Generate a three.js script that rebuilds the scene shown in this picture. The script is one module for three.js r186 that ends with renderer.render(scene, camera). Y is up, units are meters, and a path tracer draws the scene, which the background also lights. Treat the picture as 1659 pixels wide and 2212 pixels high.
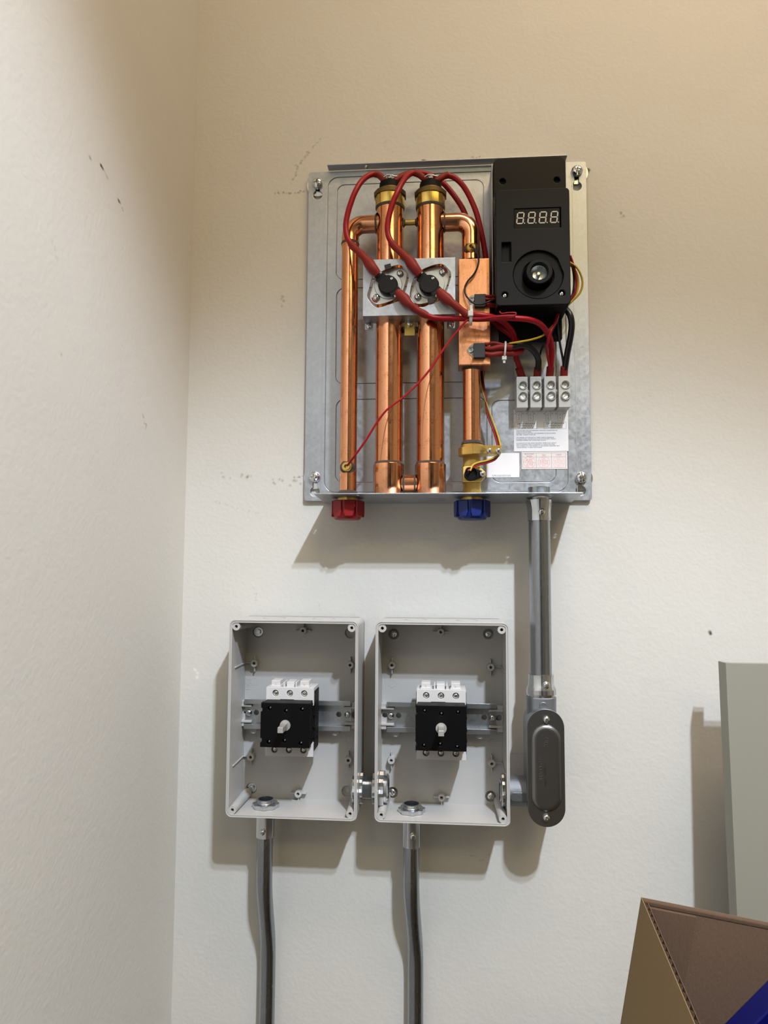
import * as THREE from 'three';
import { RoundedBoxGeometry } from 'three/addons/geometries/RoundedBoxGeometry.js';
import { mergeGeometries, toCreasedNormals } from 'three/addons/utils/BufferGeometryUtils.js';
import { RectAreaLightUniformsLib } from 'three/addons/lights/RectAreaLightUniformsLib.js';
import { FontLoader } from 'three/addons/loaders/FontLoader.js';
import { TextGeometry } from 'three/addons/geometries/TextGeometry.js';
import { Brush, Evaluator, SUBTRACTION } from 'three-bvh-csg';

RectAreaLightUniformsLib.init();
const V = (x, y, z) => new THREE.Vector3(x, y, z);

// ---------------------------------------------------------------- camera
const scene = new THREE.Scene();
scene.background = new THREE.Color(0x000000);
const FPX = 1534, CAM = V(0, 1.36, 0.8825);
const camera = new THREE.PerspectiveCamera(2 * Math.atan(1106 / FPX) * 180 / Math.PI, 1659 / 2212, 0.02, 20);
camera.position.copy(CAM);
camera.rotation.set(0.0775, 0.08061, 0.00551, 'YXZ');
camera.updateMatrixWorld(true);
scene.add(camera);

const renderer = new THREE.WebGLRenderer({ antialias: true });
renderer.toneMapping = THREE.LinearToneMapping;
renderer.toneMappingExposure = 1.0;
renderer.shadowMap.enabled = true;
renderer.shadowMap.type = THREE.PCFSoftShadowMap;

// room: the wall with the heater is the plane z = 0, floor y = 0 (metres)
const ROOM = { x0: -0.3266, x1: 2.5, z1: 4.4, h: 3.0 };

// ---------------------------------------------------------------- lights
// twin-bulb ceiling downlight (cool white), its cone cut off by the housing
const AMBER = new THREE.Color().setRGB(1.0, 0.8, 0.35);
const LAMP = { x: 0.56, y: 2.87, z: [1.56, 1.44] };
const COOL = new THREE.Color().setRGB(0.77, 0.865, 1.0), WARM = new THREE.Color().setRGB(1.0, 0.745, 0.5);
//LIGHTS0
LAMP.z.forEach((z, i) => {
  const s = new THREE.SpotLight(COOL, i ? 9.5 : 13.4, 0, 0.977, 0.14, 2);
  s.position.set(LAMP.x, LAMP.y, z); s.target.position.set(LAMP.x - 0.21 * LAMP.y, 0, z + 0.08 * LAMP.y);
  s.castShadow = true; s.shadow.radius = 1.5; s.shadow.mapSize.set(2048, 2048); s.shadow.bias = -0.0005;
  scene.add(s, s.target);
});
// warm ceiling panel over the wall, and an added fill panel behind the camera
const PANELS = [{ x: 0.62, z: 0.8, w: 1.2, d: 0.4, c: WARM, k: 12.6 }, { x: 0.9, z: 2.4, w: 1.2, d: 0.6, c: AMBER, k: 6 }];
for (const p of PANELS) {
  const r = new THREE.RectAreaLight(p.c, p.k, p.w, p.d);
  r.position.set(p.x, 2.93, p.z); r.lookAt(p.x, 0, p.z);
  scene.add(r);
}
//LIGHTS1
// ---------------------------------------------------------------- helpers
const E0 = new THREE.Euler(0.0775, 0.08061, 0.00551, 'YXZ');
const ray = (px, py) => V((px - 829.5) / FPX, -(py - 1106) / FPX, -1).applyEuler(E0);
// photo pixel -> point on the plane z (distance from the wall), or on planes x / y
const W = (px, py, z) => { const v = ray(px, py); return CAM.clone().addScaledVector(v, (z - CAM.z) / v.z); };
const WX = (px, py, x) => { const v = ray(px, py); return CAM.clone().addScaledVector(v, (x - CAM.x) / v.x); };
const WY = (px, py, y) => { const v = ray(px, py); return CAM.clone().addScaledVector(v, (y - CAM.y) / v.y); };
const PL = (px, z) => px * (CAM.z - z) / FPX;              // pixel length at depth z -> metres

let seed = 7;
const rnd = () => { seed = (seed * 1664525 + 1013904223) >>> 0; return seed / 4294967296; };

const taken = new Map();
const numbered = (n) => { const k = taken.get(n) || 0; taken.set(n, k + 1); return k ? `${n}_${String(k).padStart(3, '0')}` : n; };
const clean = (g) => { g = g.index ? g.toNonIndexed() : g; for (const k of Object.keys(g.attributes)) if (!['position', 'normal', 'uv'].includes(k)) g.deleteAttribute(k); g.morphAttributes = {}; g.clearGroups(); return g; };
const merge = (list) => list.length === 1 ? clean(list[0]) : mergeGeometries(list.map(clean), false);
const baseOf = new WeakMap();

function thing(name, label, category, at = V(0, 0, 0), group) {
  const o = new THREE.Group(); o.name = numbered(name); o.position.copy(at); scene.add(o);
  o.userData = { label, category }; if (group) o.userData.group = group;
  baseOf.set(o, at.clone());
  return o;
}
// part: geometries given in the thing's own frame when parent has base 0, else in world coordinates
function part(name, geos, mat, parent, label) {
  const g = merge(Array.isArray(geos) ? geos : [geos]);
  const b = baseOf.get(parent) || V(0, 0, 0);
  g.translate(-b.x, -b.y, -b.z);
  const m = new THREE.Mesh(g, mat); m.name = name; m.castShadow = m.receiveShadow = true;
  baseOf.set(m, b); parent.add(m);
  if (label) m.userData.label = label;
  return m;
}
function single(name, geos, mat, label, category, at, group) {
  const g = merge(Array.isArray(geos) ? geos : [geos]); g.translate(-at.x, -at.y, -at.z);
  const m = new THREE.Mesh(g, mat); m.name = numbered(name); m.position.copy(at); m.castShadow = m.receiveShadow = true;
  m.userData = { label, category }; if (group) m.userData.group = group; scene.add(m); return m;
}
function struct(name, geo, mat, parent = scene) {
  const m = new THREE.Mesh(geo, mat); m.name = name; m.castShadow = m.receiveShadow = true; m.userData.kind = 'structure'; parent.add(m); return m;
}

const box = (x, y, z, w, h, d, r = 0) => { const g = r ? new RoundedBoxGeometry(w, h, d, 2, Math.min(r, w / 2.01, h / 2.01, d / 2.01)) : new THREE.BoxGeometry(w, h, d); g.translate(x, y, z); return g; };
const box2 = (x0, x1, y0, y1, z0, z1, r = 0) => box((x0 + x1) / 2, (y0 + y1) / 2, (z0 + z1) / 2, Math.abs(x1 - x0), Math.abs(y1 - y0), Math.abs(z1 - z0), r);
function orient(g, at, dir) { const q = new THREE.Quaternion().setFromUnitVectors(V(0, 1, 0), dir.clone().normalize()); g.applyQuaternion(q); g.translate(at.x, at.y, at.z); return g; }
const cyl = (a, b, r, r2 = r, seg = 32, open = false) => { const d = b.clone().sub(a); const g = new THREE.CylinderGeometry(r2, r, d.length(), seg, 1, open); g.translate(0, d.length() / 2, 0); return orient(g, a, d); };
// profile [[radius, height]...] turned about an axis
const lathe = (prof, at, dir = V(0, 1, 0), seg = 40) => orient(toCreasedNormals(new THREE.LatheGeometry(prof.map(([r, h]) => new THREE.Vector2(Math.max(r, 1e-5), h)), seg), 0.6), at, dir);
function rr(x0, y0, x1, y1, r, Cls = THREE.Shape) {
  const s = new Cls(); if (x0 > x1) [x0, x1] = [x1, x0]; if (y0 > y1) [y0, y1] = [y1, y0];
  r = Math.min(r, (x1 - x0) / 2.001, (y1 - y0) / 2.001);
  s.moveTo(x0 + r, y0); s.lineTo(x1 - r, y0); s.absarc(x1 - r, y0 + r, r, -Math.PI / 2, 0); s.lineTo(x1, y1 - r); s.absarc(x1 - r, y1 - r, r, 0, Math.PI / 2);
  s.lineTo(x0 + r, y1); s.absarc(x0 + r, y1 - r, r, Math.PI / 2, Math.PI); s.lineTo(x0, y0 + r); s.absarc(x0 + r, y0 + r, r, Math.PI, Math.PI * 1.5); return s;
}
const hole = (x, y, r) => { const p = new THREE.Path(); p.absarc(x, y, r, 0, Math.PI * 2, true); return p; };
function ext(shape, z0, z1, bevel = 0, seg = 10) {
  const g = new THREE.ExtrudeGeometry(shape, { depth: z1 - z0 - 2 * bevel, bevelEnabled: bevel > 0, bevelSize: bevel, bevelThickness: bevel, bevelOffset: -bevel, bevelSegments: 2, curveSegments: seg });
  g.translate(0, 0, z0 + bevel); return g;
}
const poly = (pts) => { const s = new THREE.Shape(); pts.forEach(([x, y], i) => i ? s.lineTo(x, y) : s.moveTo(x, y)); return s; };
const P2 = (px, py, z) => { const p = W(px, py, z); return [p.x, p.y]; };
// closed smooth outline through points
function smooth(pts, n = 60, Cls = THREE.Shape, tension = 0.5) {
  const c = new THREE.CatmullRomCurve3(pts.map(([x, y]) => V(x, y, 0)), true, 'catmullrom', tension).getPoints(n);
  const s = new Cls(); c.forEach((p, i) => i ? s.lineTo(p.x, p.y) : s.moveTo(p.x, p.y)); return s;
}
// tube along a smooth curve; radius may vary with t
function sweep(pts, rad, seg = 0, sides = 12, closed = false, capped = true) {
  const curve = new THREE.CatmullRomCurve3(pts, closed, 'centripetal'); seg = seg || Math.max(10, pts.length * 9);
  const fr = curve.computeFrenetFrames(seg, closed), pos = [], nor = [], uv = [], idx = [], len = curve.getLength();
  const R = typeof rad === 'function' ? rad : () => rad;
  for (let i = 0; i <= seg; i++) {
    const t = i / seg, p = curve.getPointAt(t), r = R(t), N = fr.normals[i % (seg + (closed ? 0 : 1))], B = fr.binormals[i % (seg + (closed ? 0 : 1))];
    for (let j = 0; j <= sides; j++) { const a = j / sides * Math.PI * 2, n = N.clone().multiplyScalar(Math.cos(a)).addScaledVector(B, Math.sin(a)); pos.push(p.x + n.x * r, p.y + n.y * r, p.z + n.z * r); nor.push(n.x, n.y, n.z); uv.push(t * len, j / sides); }
  }
  for (let i = 0; i < seg; i++) for (let j = 0; j < sides; j++) { const a = i * (sides + 1) + j, b = a + sides + 1; idx.push(a, a + 1, b, b, a + 1, b + 1); }
  if (capped && !closed) for (const [i, s] of [[0, 1], [seg, -1]]) {
    const t = i / seg, p = curve.getPointAt(t), T = fr.tangents[i], o = i * (sides + 1), k = pos.length / 3;
    pos.push(p.x, p.y, p.z); nor.push(-T.x * s, -T.y * s, -T.z * s); uv.push(t * len, 0);
    for (let j = 0; j <= sides; j++) { pos.push(pos[(o + j) * 3], pos[(o + j) * 3 + 1], pos[(o + j) * 3 + 2]); nor.push(-T.x * s, -T.y * s, -T.z * s); uv.push(t * len, 0); }
    for (let j = 0; j < sides; j++) s > 0 ? idx.push(k, k + 2 + j, k + 1 + j) : idx.push(k, k + 1 + j, k + 2 + j);
  }
  const g = new THREE.BufferGeometry(); g.setAttribute('position', new THREE.Float32BufferAttribute(pos, 3)); g.setAttribute('normal', new THREE.Float32BufferAttribute(nor, 3)); g.setAttribute('uv', new THREE.Float32BufferAttribute(uv, 2)); g.setIndex(idx); return g;
}
const wp = (list) => list.map(([x, y, z]) => W(x, y, z));

const FONT = await new FontLoader().loadAsync('fonts/droid/droid_sans_regular.typeface.json');
const text = (s, size, depth) => { const g = new TextGeometry(s, { font: FONT, size, depth, curveSegments: 3 }); g.computeBoundingBox(); const b = g.boundingBox; g.translate(-(b.min.x + b.max.x) / 2, -(b.min.y + b.max.y) / 2, 0); return clean(g); };

// ---------------------------------------------------------------- textures
function noiseGrid(n, cells, s0) {                       // tileable value noise
  let s = s0; const rn = () => { s = (s * 1664525 + 1013904223) >>> 0; return s / 4294967296; };
  const g = Float32Array.from({ length: cells * cells }, rn), o = new Float32Array(n * n);
  for (let y = 0; y < n; y++) for (let x = 0; x < n; x++) {
    const fx = x / n * cells, fy = y / n * cells, ix = Math.floor(fx), iy = Math.floor(fy); let u = fx - ix, v = fy - iy; u = u * u * (3 - 2 * u); v = v * v * (3 - 2 * v);
    const a = g[(iy % cells) * cells + ix % cells], b = g[(iy % cells) * cells + (ix + 1) % cells], c = g[((iy + 1) % cells) * cells + ix % cells], d = g[((iy + 1) % cells) * cells + (ix + 1) % cells];
    o[y * n + x] = (a * (1 - u) + b * u) * (1 - v) + (c * (1 - u) + d * u) * v;
  } return o;
}
const layered = (n, list) => { const o = new Float32Array(n * n); for (const [c, w, s] of list) { const g = noiseGrid(n, c, s); for (let i = 0; i < o.length; i++) o[i] += g[i] * w; } return o; };
function dataTex(n, fn, srgb) {
  const d = new Uint8Array(n * n * 4); for (let i = 0; i < n * n; i++) { const c = fn(i % n, Math.floor(i / n), i); for (let k = 0; k < 3; k++) d[i * 4 + k] = Math.max(0, Math.min(255, c[k] * 255)); d[i * 4 + 3] = 255; }
  const t = new THREE.DataTexture(d, n, n); t.wrapS = t.wrapT = THREE.RepeatWrapping; t.magFilter = THREE.LinearFilter; t.minFilter = THREE.LinearMipmapLinearFilter; t.generateMipmaps = true; if (srgb) t.colorSpace = THREE.SRGBColorSpace; t.needsUpdate = true; return t;
}
const rep = (t, x, y = x) => { const c = t.clone(); c.repeat.set(x, y); c.needsUpdate = true; return c; };
function canvasTex(w, h, draw) {
  const c = document.createElement('canvas'); c.width = w; c.height = h; const k = c.getContext('2d'); draw(k, w, h);
  const t = new THREE.CanvasTexture(c); t.colorSpace = THREE.SRGBColorSpace; t.anisotropy = 8; return t;
}
const peelN = layered(512, [[44, 0.35, 3], [90, 0.6, 11], [22, 0.2, 23], [150, 0.4, 5]]);
const peelTex = dataTex(512, (x, y, i) => { const v = peelN[i] / 1.55; return [v, v, v]; });
const fineN = layered(256, [[64, 0.5, 3], [128, 0.5, 9]]);
const fineTex = dataTex(256, (x, y, i) => [fineN[i], fineN[i], fineN[i]]);
const galvN = layered(256, [[36, 0.5, 31], [80, 0.35, 19], [9, 0.3, 7]]);
const galvTex = dataTex(256, (x, y, i) => { const v = 0.86 + 0.12 * (galvN[i] / 1.15); return [v, v, v]; }, true);
const galvRough = dataTex(256, (x, y, i) => { const v = 0.62 + 0.38 * (galvN[i] / 1.15); return [v, v, v]; });
const mottN = layered(256, [[6, 0.5, 41], [14, 0.4, 43], [40, 0.25, 47], [90, 0.15, 53]]);
const spotN = noiseGrid(256, 56, 61), spotM = noiseGrid(256, 11, 67);
const copperTex = dataTex(256, (x, y, i) => {              // tarnish blotches on bright copper
  const m = mottN[i] / 1.3, t = Math.max(0, (m - 0.58) * 2.6) + (spotN[i] > 0.87 && spotM[i] > 0.5 ? 0.9 : 0); return [0.945 - 0.24 * t, 0.675 - 0.23 * t, 0.505 - 0.19 * t];
}, true);
const copperRough = dataTex(256, (x, y, i) => { const m = mottN[i] / 1.3; const v = 0.42 + 0.5 * m; return [v, v, v]; });

// ---------------------------------------------------------------- materials
const std = (o) => new THREE.MeshStandardMaterial(o), phy = (o) => new THREE.MeshPhysicalMaterial(o);
const M = {
  galv: std({ color: 0xc0c5cc, metalness: 0.92, roughness: 0.5, map: rep(galvTex, 9), roughnessMap: rep(galvRough, 9) }),
  emt: std({ color: 0xa9afb6, metalness: 1, roughness: 0.3, map: rep(galvTex, 5, 2), roughnessMap: rep(galvRough, 5, 2) }),
  zinc: std({ color: 0xd2d6da, metalness: 1, roughness: 0.22 }),
  terminalWhite: phy({ color: 0xb6b7b5, roughness: 0.4 }),
  brightScrew: std({ color: 0xeef0f0, metalness: 0.6, roughness: 0.4 }),
  screw: std({ color: 0xd6d9db, metalness: 1, roughness: 0.2 }),
  darkmetal: std({ color: 0x3c3a37, metalness: 0.7, roughness: 0.55 }),
  copper: std({ color: 0xffffff, metalness: 1, roughness: 0.25, map: rep(copperTex, 1.2, 4.2), roughnessMap: rep(copperRough, 1.2, 4.2) }),
  copperBlock: std({ color: 0xffffff, metalness: 1, roughness: 0.5, map: rep(copperTex, 1.3), roughnessMap: rep(copperRough, 1.3) }),
  brass: std({ color: 0xcfb060, metalness: 1, roughness: 0.28 }),
  castBrass: std({ color: 0xc4a65c, metalness: 0.95, roughness: 0.34, bumpMap: rep(fineTex, 60), bumpScale: 0.00025 }),
  solder: std({ color: 0x5d5a56, metalness: 0.7, roughness: 0.5, bumpMap: rep(fineTex, 40), bumpScale: 0.0004 }),
  bronze: std({ color: 0x6b5a35, metalness: 0.8, roughness: 0.5 }),
  blackPlastic: phy({ color: 0x070708, roughness: 0.42, specularIntensity: 0.35, bumpMap: rep(fineTex, 80), bumpScale: 0.00004 }),
  blackMatte: phy({ specularIntensity: 0.4, color: 0x060607, roughness: 0.55 }),
  nutBlack: phy({ color: 0x0a0d0b, roughness: 0.6, specularIntensity: 0.3 }),
  bakelite: phy({ specularIntensity: 0.5, color: 0x0a0807, roughness: 0.42 }),
  redWire: phy({ specularIntensity: 0.6, color: 0x900c1a, roughness: 0.4 }),
  sleeve: phy({ specularIntensity: 0.5, color: 0x7b2019, roughness: 0.55 }),
  blackWire: phy({ color: 0x060607, roughness: 0.38 }),
  yellowWire: phy({ color: 0xb99618, roughness: 0.42 }),
  steelPlate: std({ color: 0xd6d8d8, metalness: 0.85, roughness: 0.3 }),
  grey: phy({ color: 0xb1b0ae, roughness: 0.36, bumpMap: rep(fineTex, 50), bumpScale: 0.00002 }),
  white: phy({ color: 0xc9c9ca, roughness: 0.42 }),
  nylon: phy({ color: 0xcfd0cb, roughness: 0.3, transmission: 0.12, thickness: 0 }),
  redCap: phy({ color: 0x8c0d18, roughness: 0.36 }),
  blueCap: phy({ color: 0x0a2470, roughness: 0.36 }),
  castAlu: std({ color: 0x8b8f95, metalness: 0.85, roughness: 0.38, bumpMap: rep(fineTex, 30), bumpScale: 0.00008 }),
  pressed: std({ color: 0x87888a, metalness: 1, roughness: 0.34 }),
  segment: std({ color: 0xb9b5ab, roughness: 0.5 }),
  displayBlack: phy({ color: 0x0d0c0b, roughness: 0.35, specularIntensity: 0.25 }),
  redInk: std({ color: 0xc0202a, roughness: 0.6 }),
  panelPaint: phy({ color: 0x8c8b80, roughness: 0.45 }),
  cardInShaded: std({ color: 0x6c5442, roughness: 0.95, bumpMap: rep(fineTex, 6), bumpScale: 0.0002 }),  // carton inside: its shade put into the kraft colour as a darker brown
  cardOut: std({ color: 0x87714f, roughness: 0.9, bumpMap: rep(fineTex, 3), bumpScale: 0.0001 }), cardFlute: std({ color: 0x6e5844, roughness: 0.95, side: THREE.DoubleSide }),
  blueBar: phy({ color: 0x05074e, roughness: 0.45, specularIntensity: 0.4 }),
  bag: std({ color: 0x0b0b0d, roughness: 0.8 }),
  fixture: std({ color: 0xe6e6e2, roughness: 0.5 }),
};

// ---------------------------------------------------------------- room
{
  const T = 0.1, { x0, x1, z1, h } = ROOM;
  const paint = [204, 202, 196];
  const wallMap = (n, draw) => canvasTex(n, n, (k) => {
    const im = k.createImageData(n, n), a = layered(256, [[5, 0.5, 71], [17, 0.3, 73], [60, 0.2, 79]]);
    for (let y = 0; y < n; y++) for (let x = 0; x < n; x++) { const v = 0.985 + 0.03 * (a[(y >> 3 & 255) * 256 + (x >> 3 & 255)] - 0.5), o = (y * n + x) * 4; for (let c = 0; c < 3; c++) im.data[o + c] = paint[c] * v; im.data[o + 3] = 255; }
    k.putImageData(im, 0, 0); draw(k, n);
  });
  // scuffs, pencil marks and chips in the paint
  const scuff = (k, to, list) => { for (const [pts, w, col, jit = 0, dash = 1] of list) for (let i = 0; i + 1 < pts.length; i++) { const [ax, ay] = to(...pts[i]), [bx, by] = to(...pts[i + 1]), n = Math.max(3, Math.round(Math.hypot(bx - ax, by - ay) / 1.3)); for (let j = 0; j <= n; j++) { if (rnd() > dash) continue; const t = j / n; k.fillStyle = col; k.beginPath(); k.arc(ax + (bx - ax) * t + (rnd() - 0.5) * jit, ay + (by - ay) * t + (rnd() - 0.5) * jit, w * (0.5 + 0.5 * rnd()), 0, 7); k.fill(); } } };
  const backW = x1 - x0 + T, bx0 = x0 - T;
  const backMap = wallMap(2048, (k, n) => {
    const to = (px, py) => { const p = W(px, py, 0); return [(p.x - bx0) / backW * n, (1 - p.y / h) * n]; };
    scuff(k, to, [
      [[[690, 300], [668, 330], [640, 358]], 0.6, 'rgba(60,50,38,.45)', 2, 0.5], [[[668, 325], [650, 350], [636, 372]], 0.7, 'rgba(50,42,30,.5)', 2.5, 0.5], [[[640, 375], [630, 394]], 0.9, 'rgba(50,42,30,.5)', 1.5, 0.6],
      [[[596, 416], [625, 418], [660, 412]], 0.8, 'rgba(50,42,30,.5)', 2, 0.6], [[[830, 300], [832, 320], [850, 330]], 0.5, 'rgba(50,42,30,.4)', 3, 0.4],
      [[[478, 1027], [496, 1027]], 1.2, 'rgba(90,84,74,.30)', 6, 0.5], [[[522, 1030], [552, 1034]], 1.3, 'rgba(90,84,74,.30)', 6, 0.5], [[[582, 1040], [608, 1034]], 1.3, 'rgba(80,74,64,.34)', 7, 0.5], [[[632, 1042], [656, 1040]], 1.2, 'rgba(90,84,74,.3)', 6, 0.5], [[[636, 1032], [658, 1028]], 0.7, 'rgba(60,54,44,.5)', 1, 0.6],
      [[[465, 1084], [500, 1094], [530, 1104], [560, 1108]], 0.4, 'rgba(70,64,54,.5)', 1, 0.7],
      [[[1340, 455], [1346, 470]], 1.1, 'rgba(80,66,50,.4)', 3, 0.6], [[[1284, 640], [1290, 700]], 0.4, 'rgba(80,66,50,.3)', 8, 0.25], [[[1282, 900], [1290, 930]], 0.5, 'rgba(80,66,50,.4)', 6, 0.3],
      [[[1534, 1366], [1536, 1369]], 1.3, 'rgba(60,54,48,.7)', 0.5], [[[547, 1270], [555, 1285], [550, 1305]], 0.4, 'rgba(90,84,74,.5)', 1, 0.7], [[[1015, 1845], [1040, 1860], [1062, 1842]], 0.5, 'rgba(40,34,30,.45)', 1, 0.7],
      [[[421, 1440], [424, 1460]], 1.3, 'rgba(235,232,224,.7)', 4, 0.6], [[[1105, 1627], [1140, 1629]], 0.5, 'rgba(50,46,40,.5)', 0.6], [[[690, 1305], [692, 1318]], 0.4, 'rgba(90,84,74,.5)', 1, 0.7], [[[610, 640], [612, 660]], 1.1, 'rgba(120,105,85,.35)', 3, 0.6],
      [[[912, 345], [914, 349]], 1.6, 'rgba(25,20,18,.9)', 4], [[[985, 342], [1040, 340]], 0.6, 'rgba(40,30,26,.6)', 2, 0.3], [[[1268, 365], [1271, 372]], 1.2, 'rgba(50,40,26,.8)', 2]]);
  });
  const leftMap = wallMap(2048, (k, n) => {
    const to = (px, py) => { const p = WX(px, py, x0); return [(1 - p.z / z1) * n, (1 - p.y / h) * n]; };
    scuff(k, to, [[[[218, 357], [222, 364]], 1.0, 'rgba(45,42,36,.95)', 0.6], [[[227, 372], [232, 384]], 0.5, 'rgba(55,50,42,.9)', 0.4], [[[256, 432], [259, 438]], 0.8, 'rgba(45,42,36,.95)', 0.4], [[[264, 450], [266, 455]], 0.4, 'rgba(55,50,42,.8)', 0.3],
      [[[194, 338], [197, 345]], 0.9, 'rgba(120,112,100,.5)', 1], [[[112, 515], [118, 535], [123, 558], [125, 568]], 0.5, 'rgba(110,104,94,.7)', 1.6, 0.4], [[[308, 896], [310, 902]], 0.5, 'rgba(70,64,54,.8)', 0.4], [[[312, 914], [317, 918], [314, 926]], 0.45, 'rgba(70,64,54,.8)', 0.4], [[[128, 760], [135, 768]], 0.6, 'rgba(140,134,126,.5)', 2, 0.5]]);
  });
  const wallMat = (map, sx, sy) => { const b = rep(peelTex, sx / 0.3, sy / 0.3); return phy({ color: 0xffffff, map, roughness: 0.62, bumpMap: b, bumpScale: 0.00026 }); };
  struct('wall_back', box2(bx0, x1, 0, h, -T, 0), wallMat(backMap, backW, h));
  struct('wall_left', box2(x0 - T, x0, 0, h, 0, z1), wallMat(leftMap, z1, h));
  const plain = phy({ color: new THREE.Color('rgb(204,202,196)'), roughness: 0.62, bumpMap: rep(peelTex, 6), bumpScale: 0.00045 });
  struct('wall_right', box2(x1, x1 + T, 0, h, -T, z1), plain);
  struct('wall_front', box2(x0 - T, x1 + T, 0, h, z1, z1 + T), plain);
  struct('ceiling', box2(x0 - T, x1 + T, h, h + T, -T, z1 + T), std({ color: 0xd8d3c8, roughness: 0.9 }));
  struct('floor', box2(x0 - T, x1 + T, -T, 0, -T, z1 + T), std({ color: 0x35312c, roughness: 0.7, map: rep(galvTex, 4) }));
  const d = struct('added_door_1', box2(-0.2, 1.0, 0.004, 2.3, z1 - 0.045, z1 - 0.004, 0.003), phy({ color: 0x1b2030, roughness: 0.45 }));  // added unseen dark door behind the camera, for dark reflections in the conduits
  part('added_door_handle', [cyl(V(0.86, 1.0, z1 - 0.045), V(0.86, 1.0, z1 - 0.1), 0.012), cyl(V(0.87, 1.0, z1 - 0.095), V(0.75, 1.0, z1 - 0.095), 0.009)], M.zinc, d);
}
// ---------------------------------------------------------------- lamps
{
  const LZ = (LAMP.z[0] + LAMP.z[1]) / 2;
  const t = thing('ceiling_lamp', 'white ceiling lamp with two spot heads on a bar', 'ceiling light', V(LAMP.x, ROOM.h, LZ));
  part('canopy', [box(LAMP.x, ROOM.h - 0.012, LZ, 0.12, 0.024, 0.34, 0.006)], M.fixture, t);
  for (const [k, z] of [...LAMP.z.entries()]) { const zz = z; const h = part('spot_head', [lathe([[0, 0.09], [0.026, 0.09], [0.03, 0.085], [0.03, 0.012], [0.028, 0.012], [0.028, 0.02], [0, 0.02]], V(LAMP.x, LAMP.y, zz), V(0, 1, 0), 32), cyl(V(LAMP.x, LAMP.y + 0.085, zz), V(LAMP.x, ROOM.h - 0.02, zz), 0.01)], M.fixture, t); part('lens', [cyl(V(LAMP.x, LAMP.y + 0.012, zz), V(LAMP.x, LAMP.y + 0.018, zz), 0.027)], std({ color: 0xffffff, emissive: COOL, emissiveIntensity: 4 }), h); }
  for (const [i, q] of PANELS.entries()) {
    const p = thing('ceiling_panel_light', ['warm white ceiling panel light above the water heater', 'added unseen amber fill panel behind the camera'][i], 'ceiling light', V(q.x, ROOM.h, q.z), 'ceiling panel lights');
    part('frame', [box(q.x, ROOM.h - 0.027, q.z, q.w + 0.05, 0.054, q.d + 0.05, 0.004)], M.fixture, p);
    part('diffuser', [box(q.x, ROOM.h - 0.057, q.z, q.w, 0.006, q.d)], std({ color: 0xffffff, emissive: q.c, emissiveIntensity: 1 }), p);
  }
}
// ---------------------------------------------------------------- screws (cut recesses)
const evalr = new Evaluator(); evalr.attributes = ['position', 'normal', 'uv']; evalr.useGroups = false;
function screwProto(kind) {                                // unit head: radius 1, axis +y
  const prof = kind === 'flat' ? [[0, -0.3], [1, -0.3], [1, 0.3], [0.85, 0.42], [0, 0.42]] : [[0, -0.3], [1, -0.3], [1, 0.12], [0.93, 0.36], [0.75, 0.56], [0.45, 0.68], [0, 0.73]];
  let b = new Brush(new THREE.LatheGeometry(prof.map(([r, h]) => new THREE.Vector2(Math.max(r, 1e-4), h)), 32)); b.updateMatrixWorld();
  const cut = (w, d, y0, rot) => { const c = new Brush(new THREE.BoxGeometry(w, 1, d)); c.position.y = y0 + 0.5; c.rotation.y = rot; c.updateMatrixWorld(); b = evalr.evaluate(b, c, SUBTRACTION); b.updateMatrixWorld(); };
  if (kind === 'flat') cut(2.4, 0.22, 0.12, 0);
  else { cut(0.95, 0.24, 0.12, 0); cut(0.24, 0.95, 0.12, 0); if (kind === 'combo') cut(2.4, 0.2, 0.36, 0); }
  return toCreasedNormals(clean(b.geometry), 0.5);
}
const SCREW = { pan: screwProto('pan'), flat: screwProto('flat'), combo: screwProto('combo') };
function screw(at, r, dir = V(0, 0, 1), spin = 0.4, kind = 'pan') { const g = SCREW[kind].clone(); g.rotateY(spin); g.scale(r, r, r); return orient(g, at, dir); }
const Z = V(0, 0, 1), Y = V(0, 1, 0), X = V(1, 0, 0);

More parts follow.
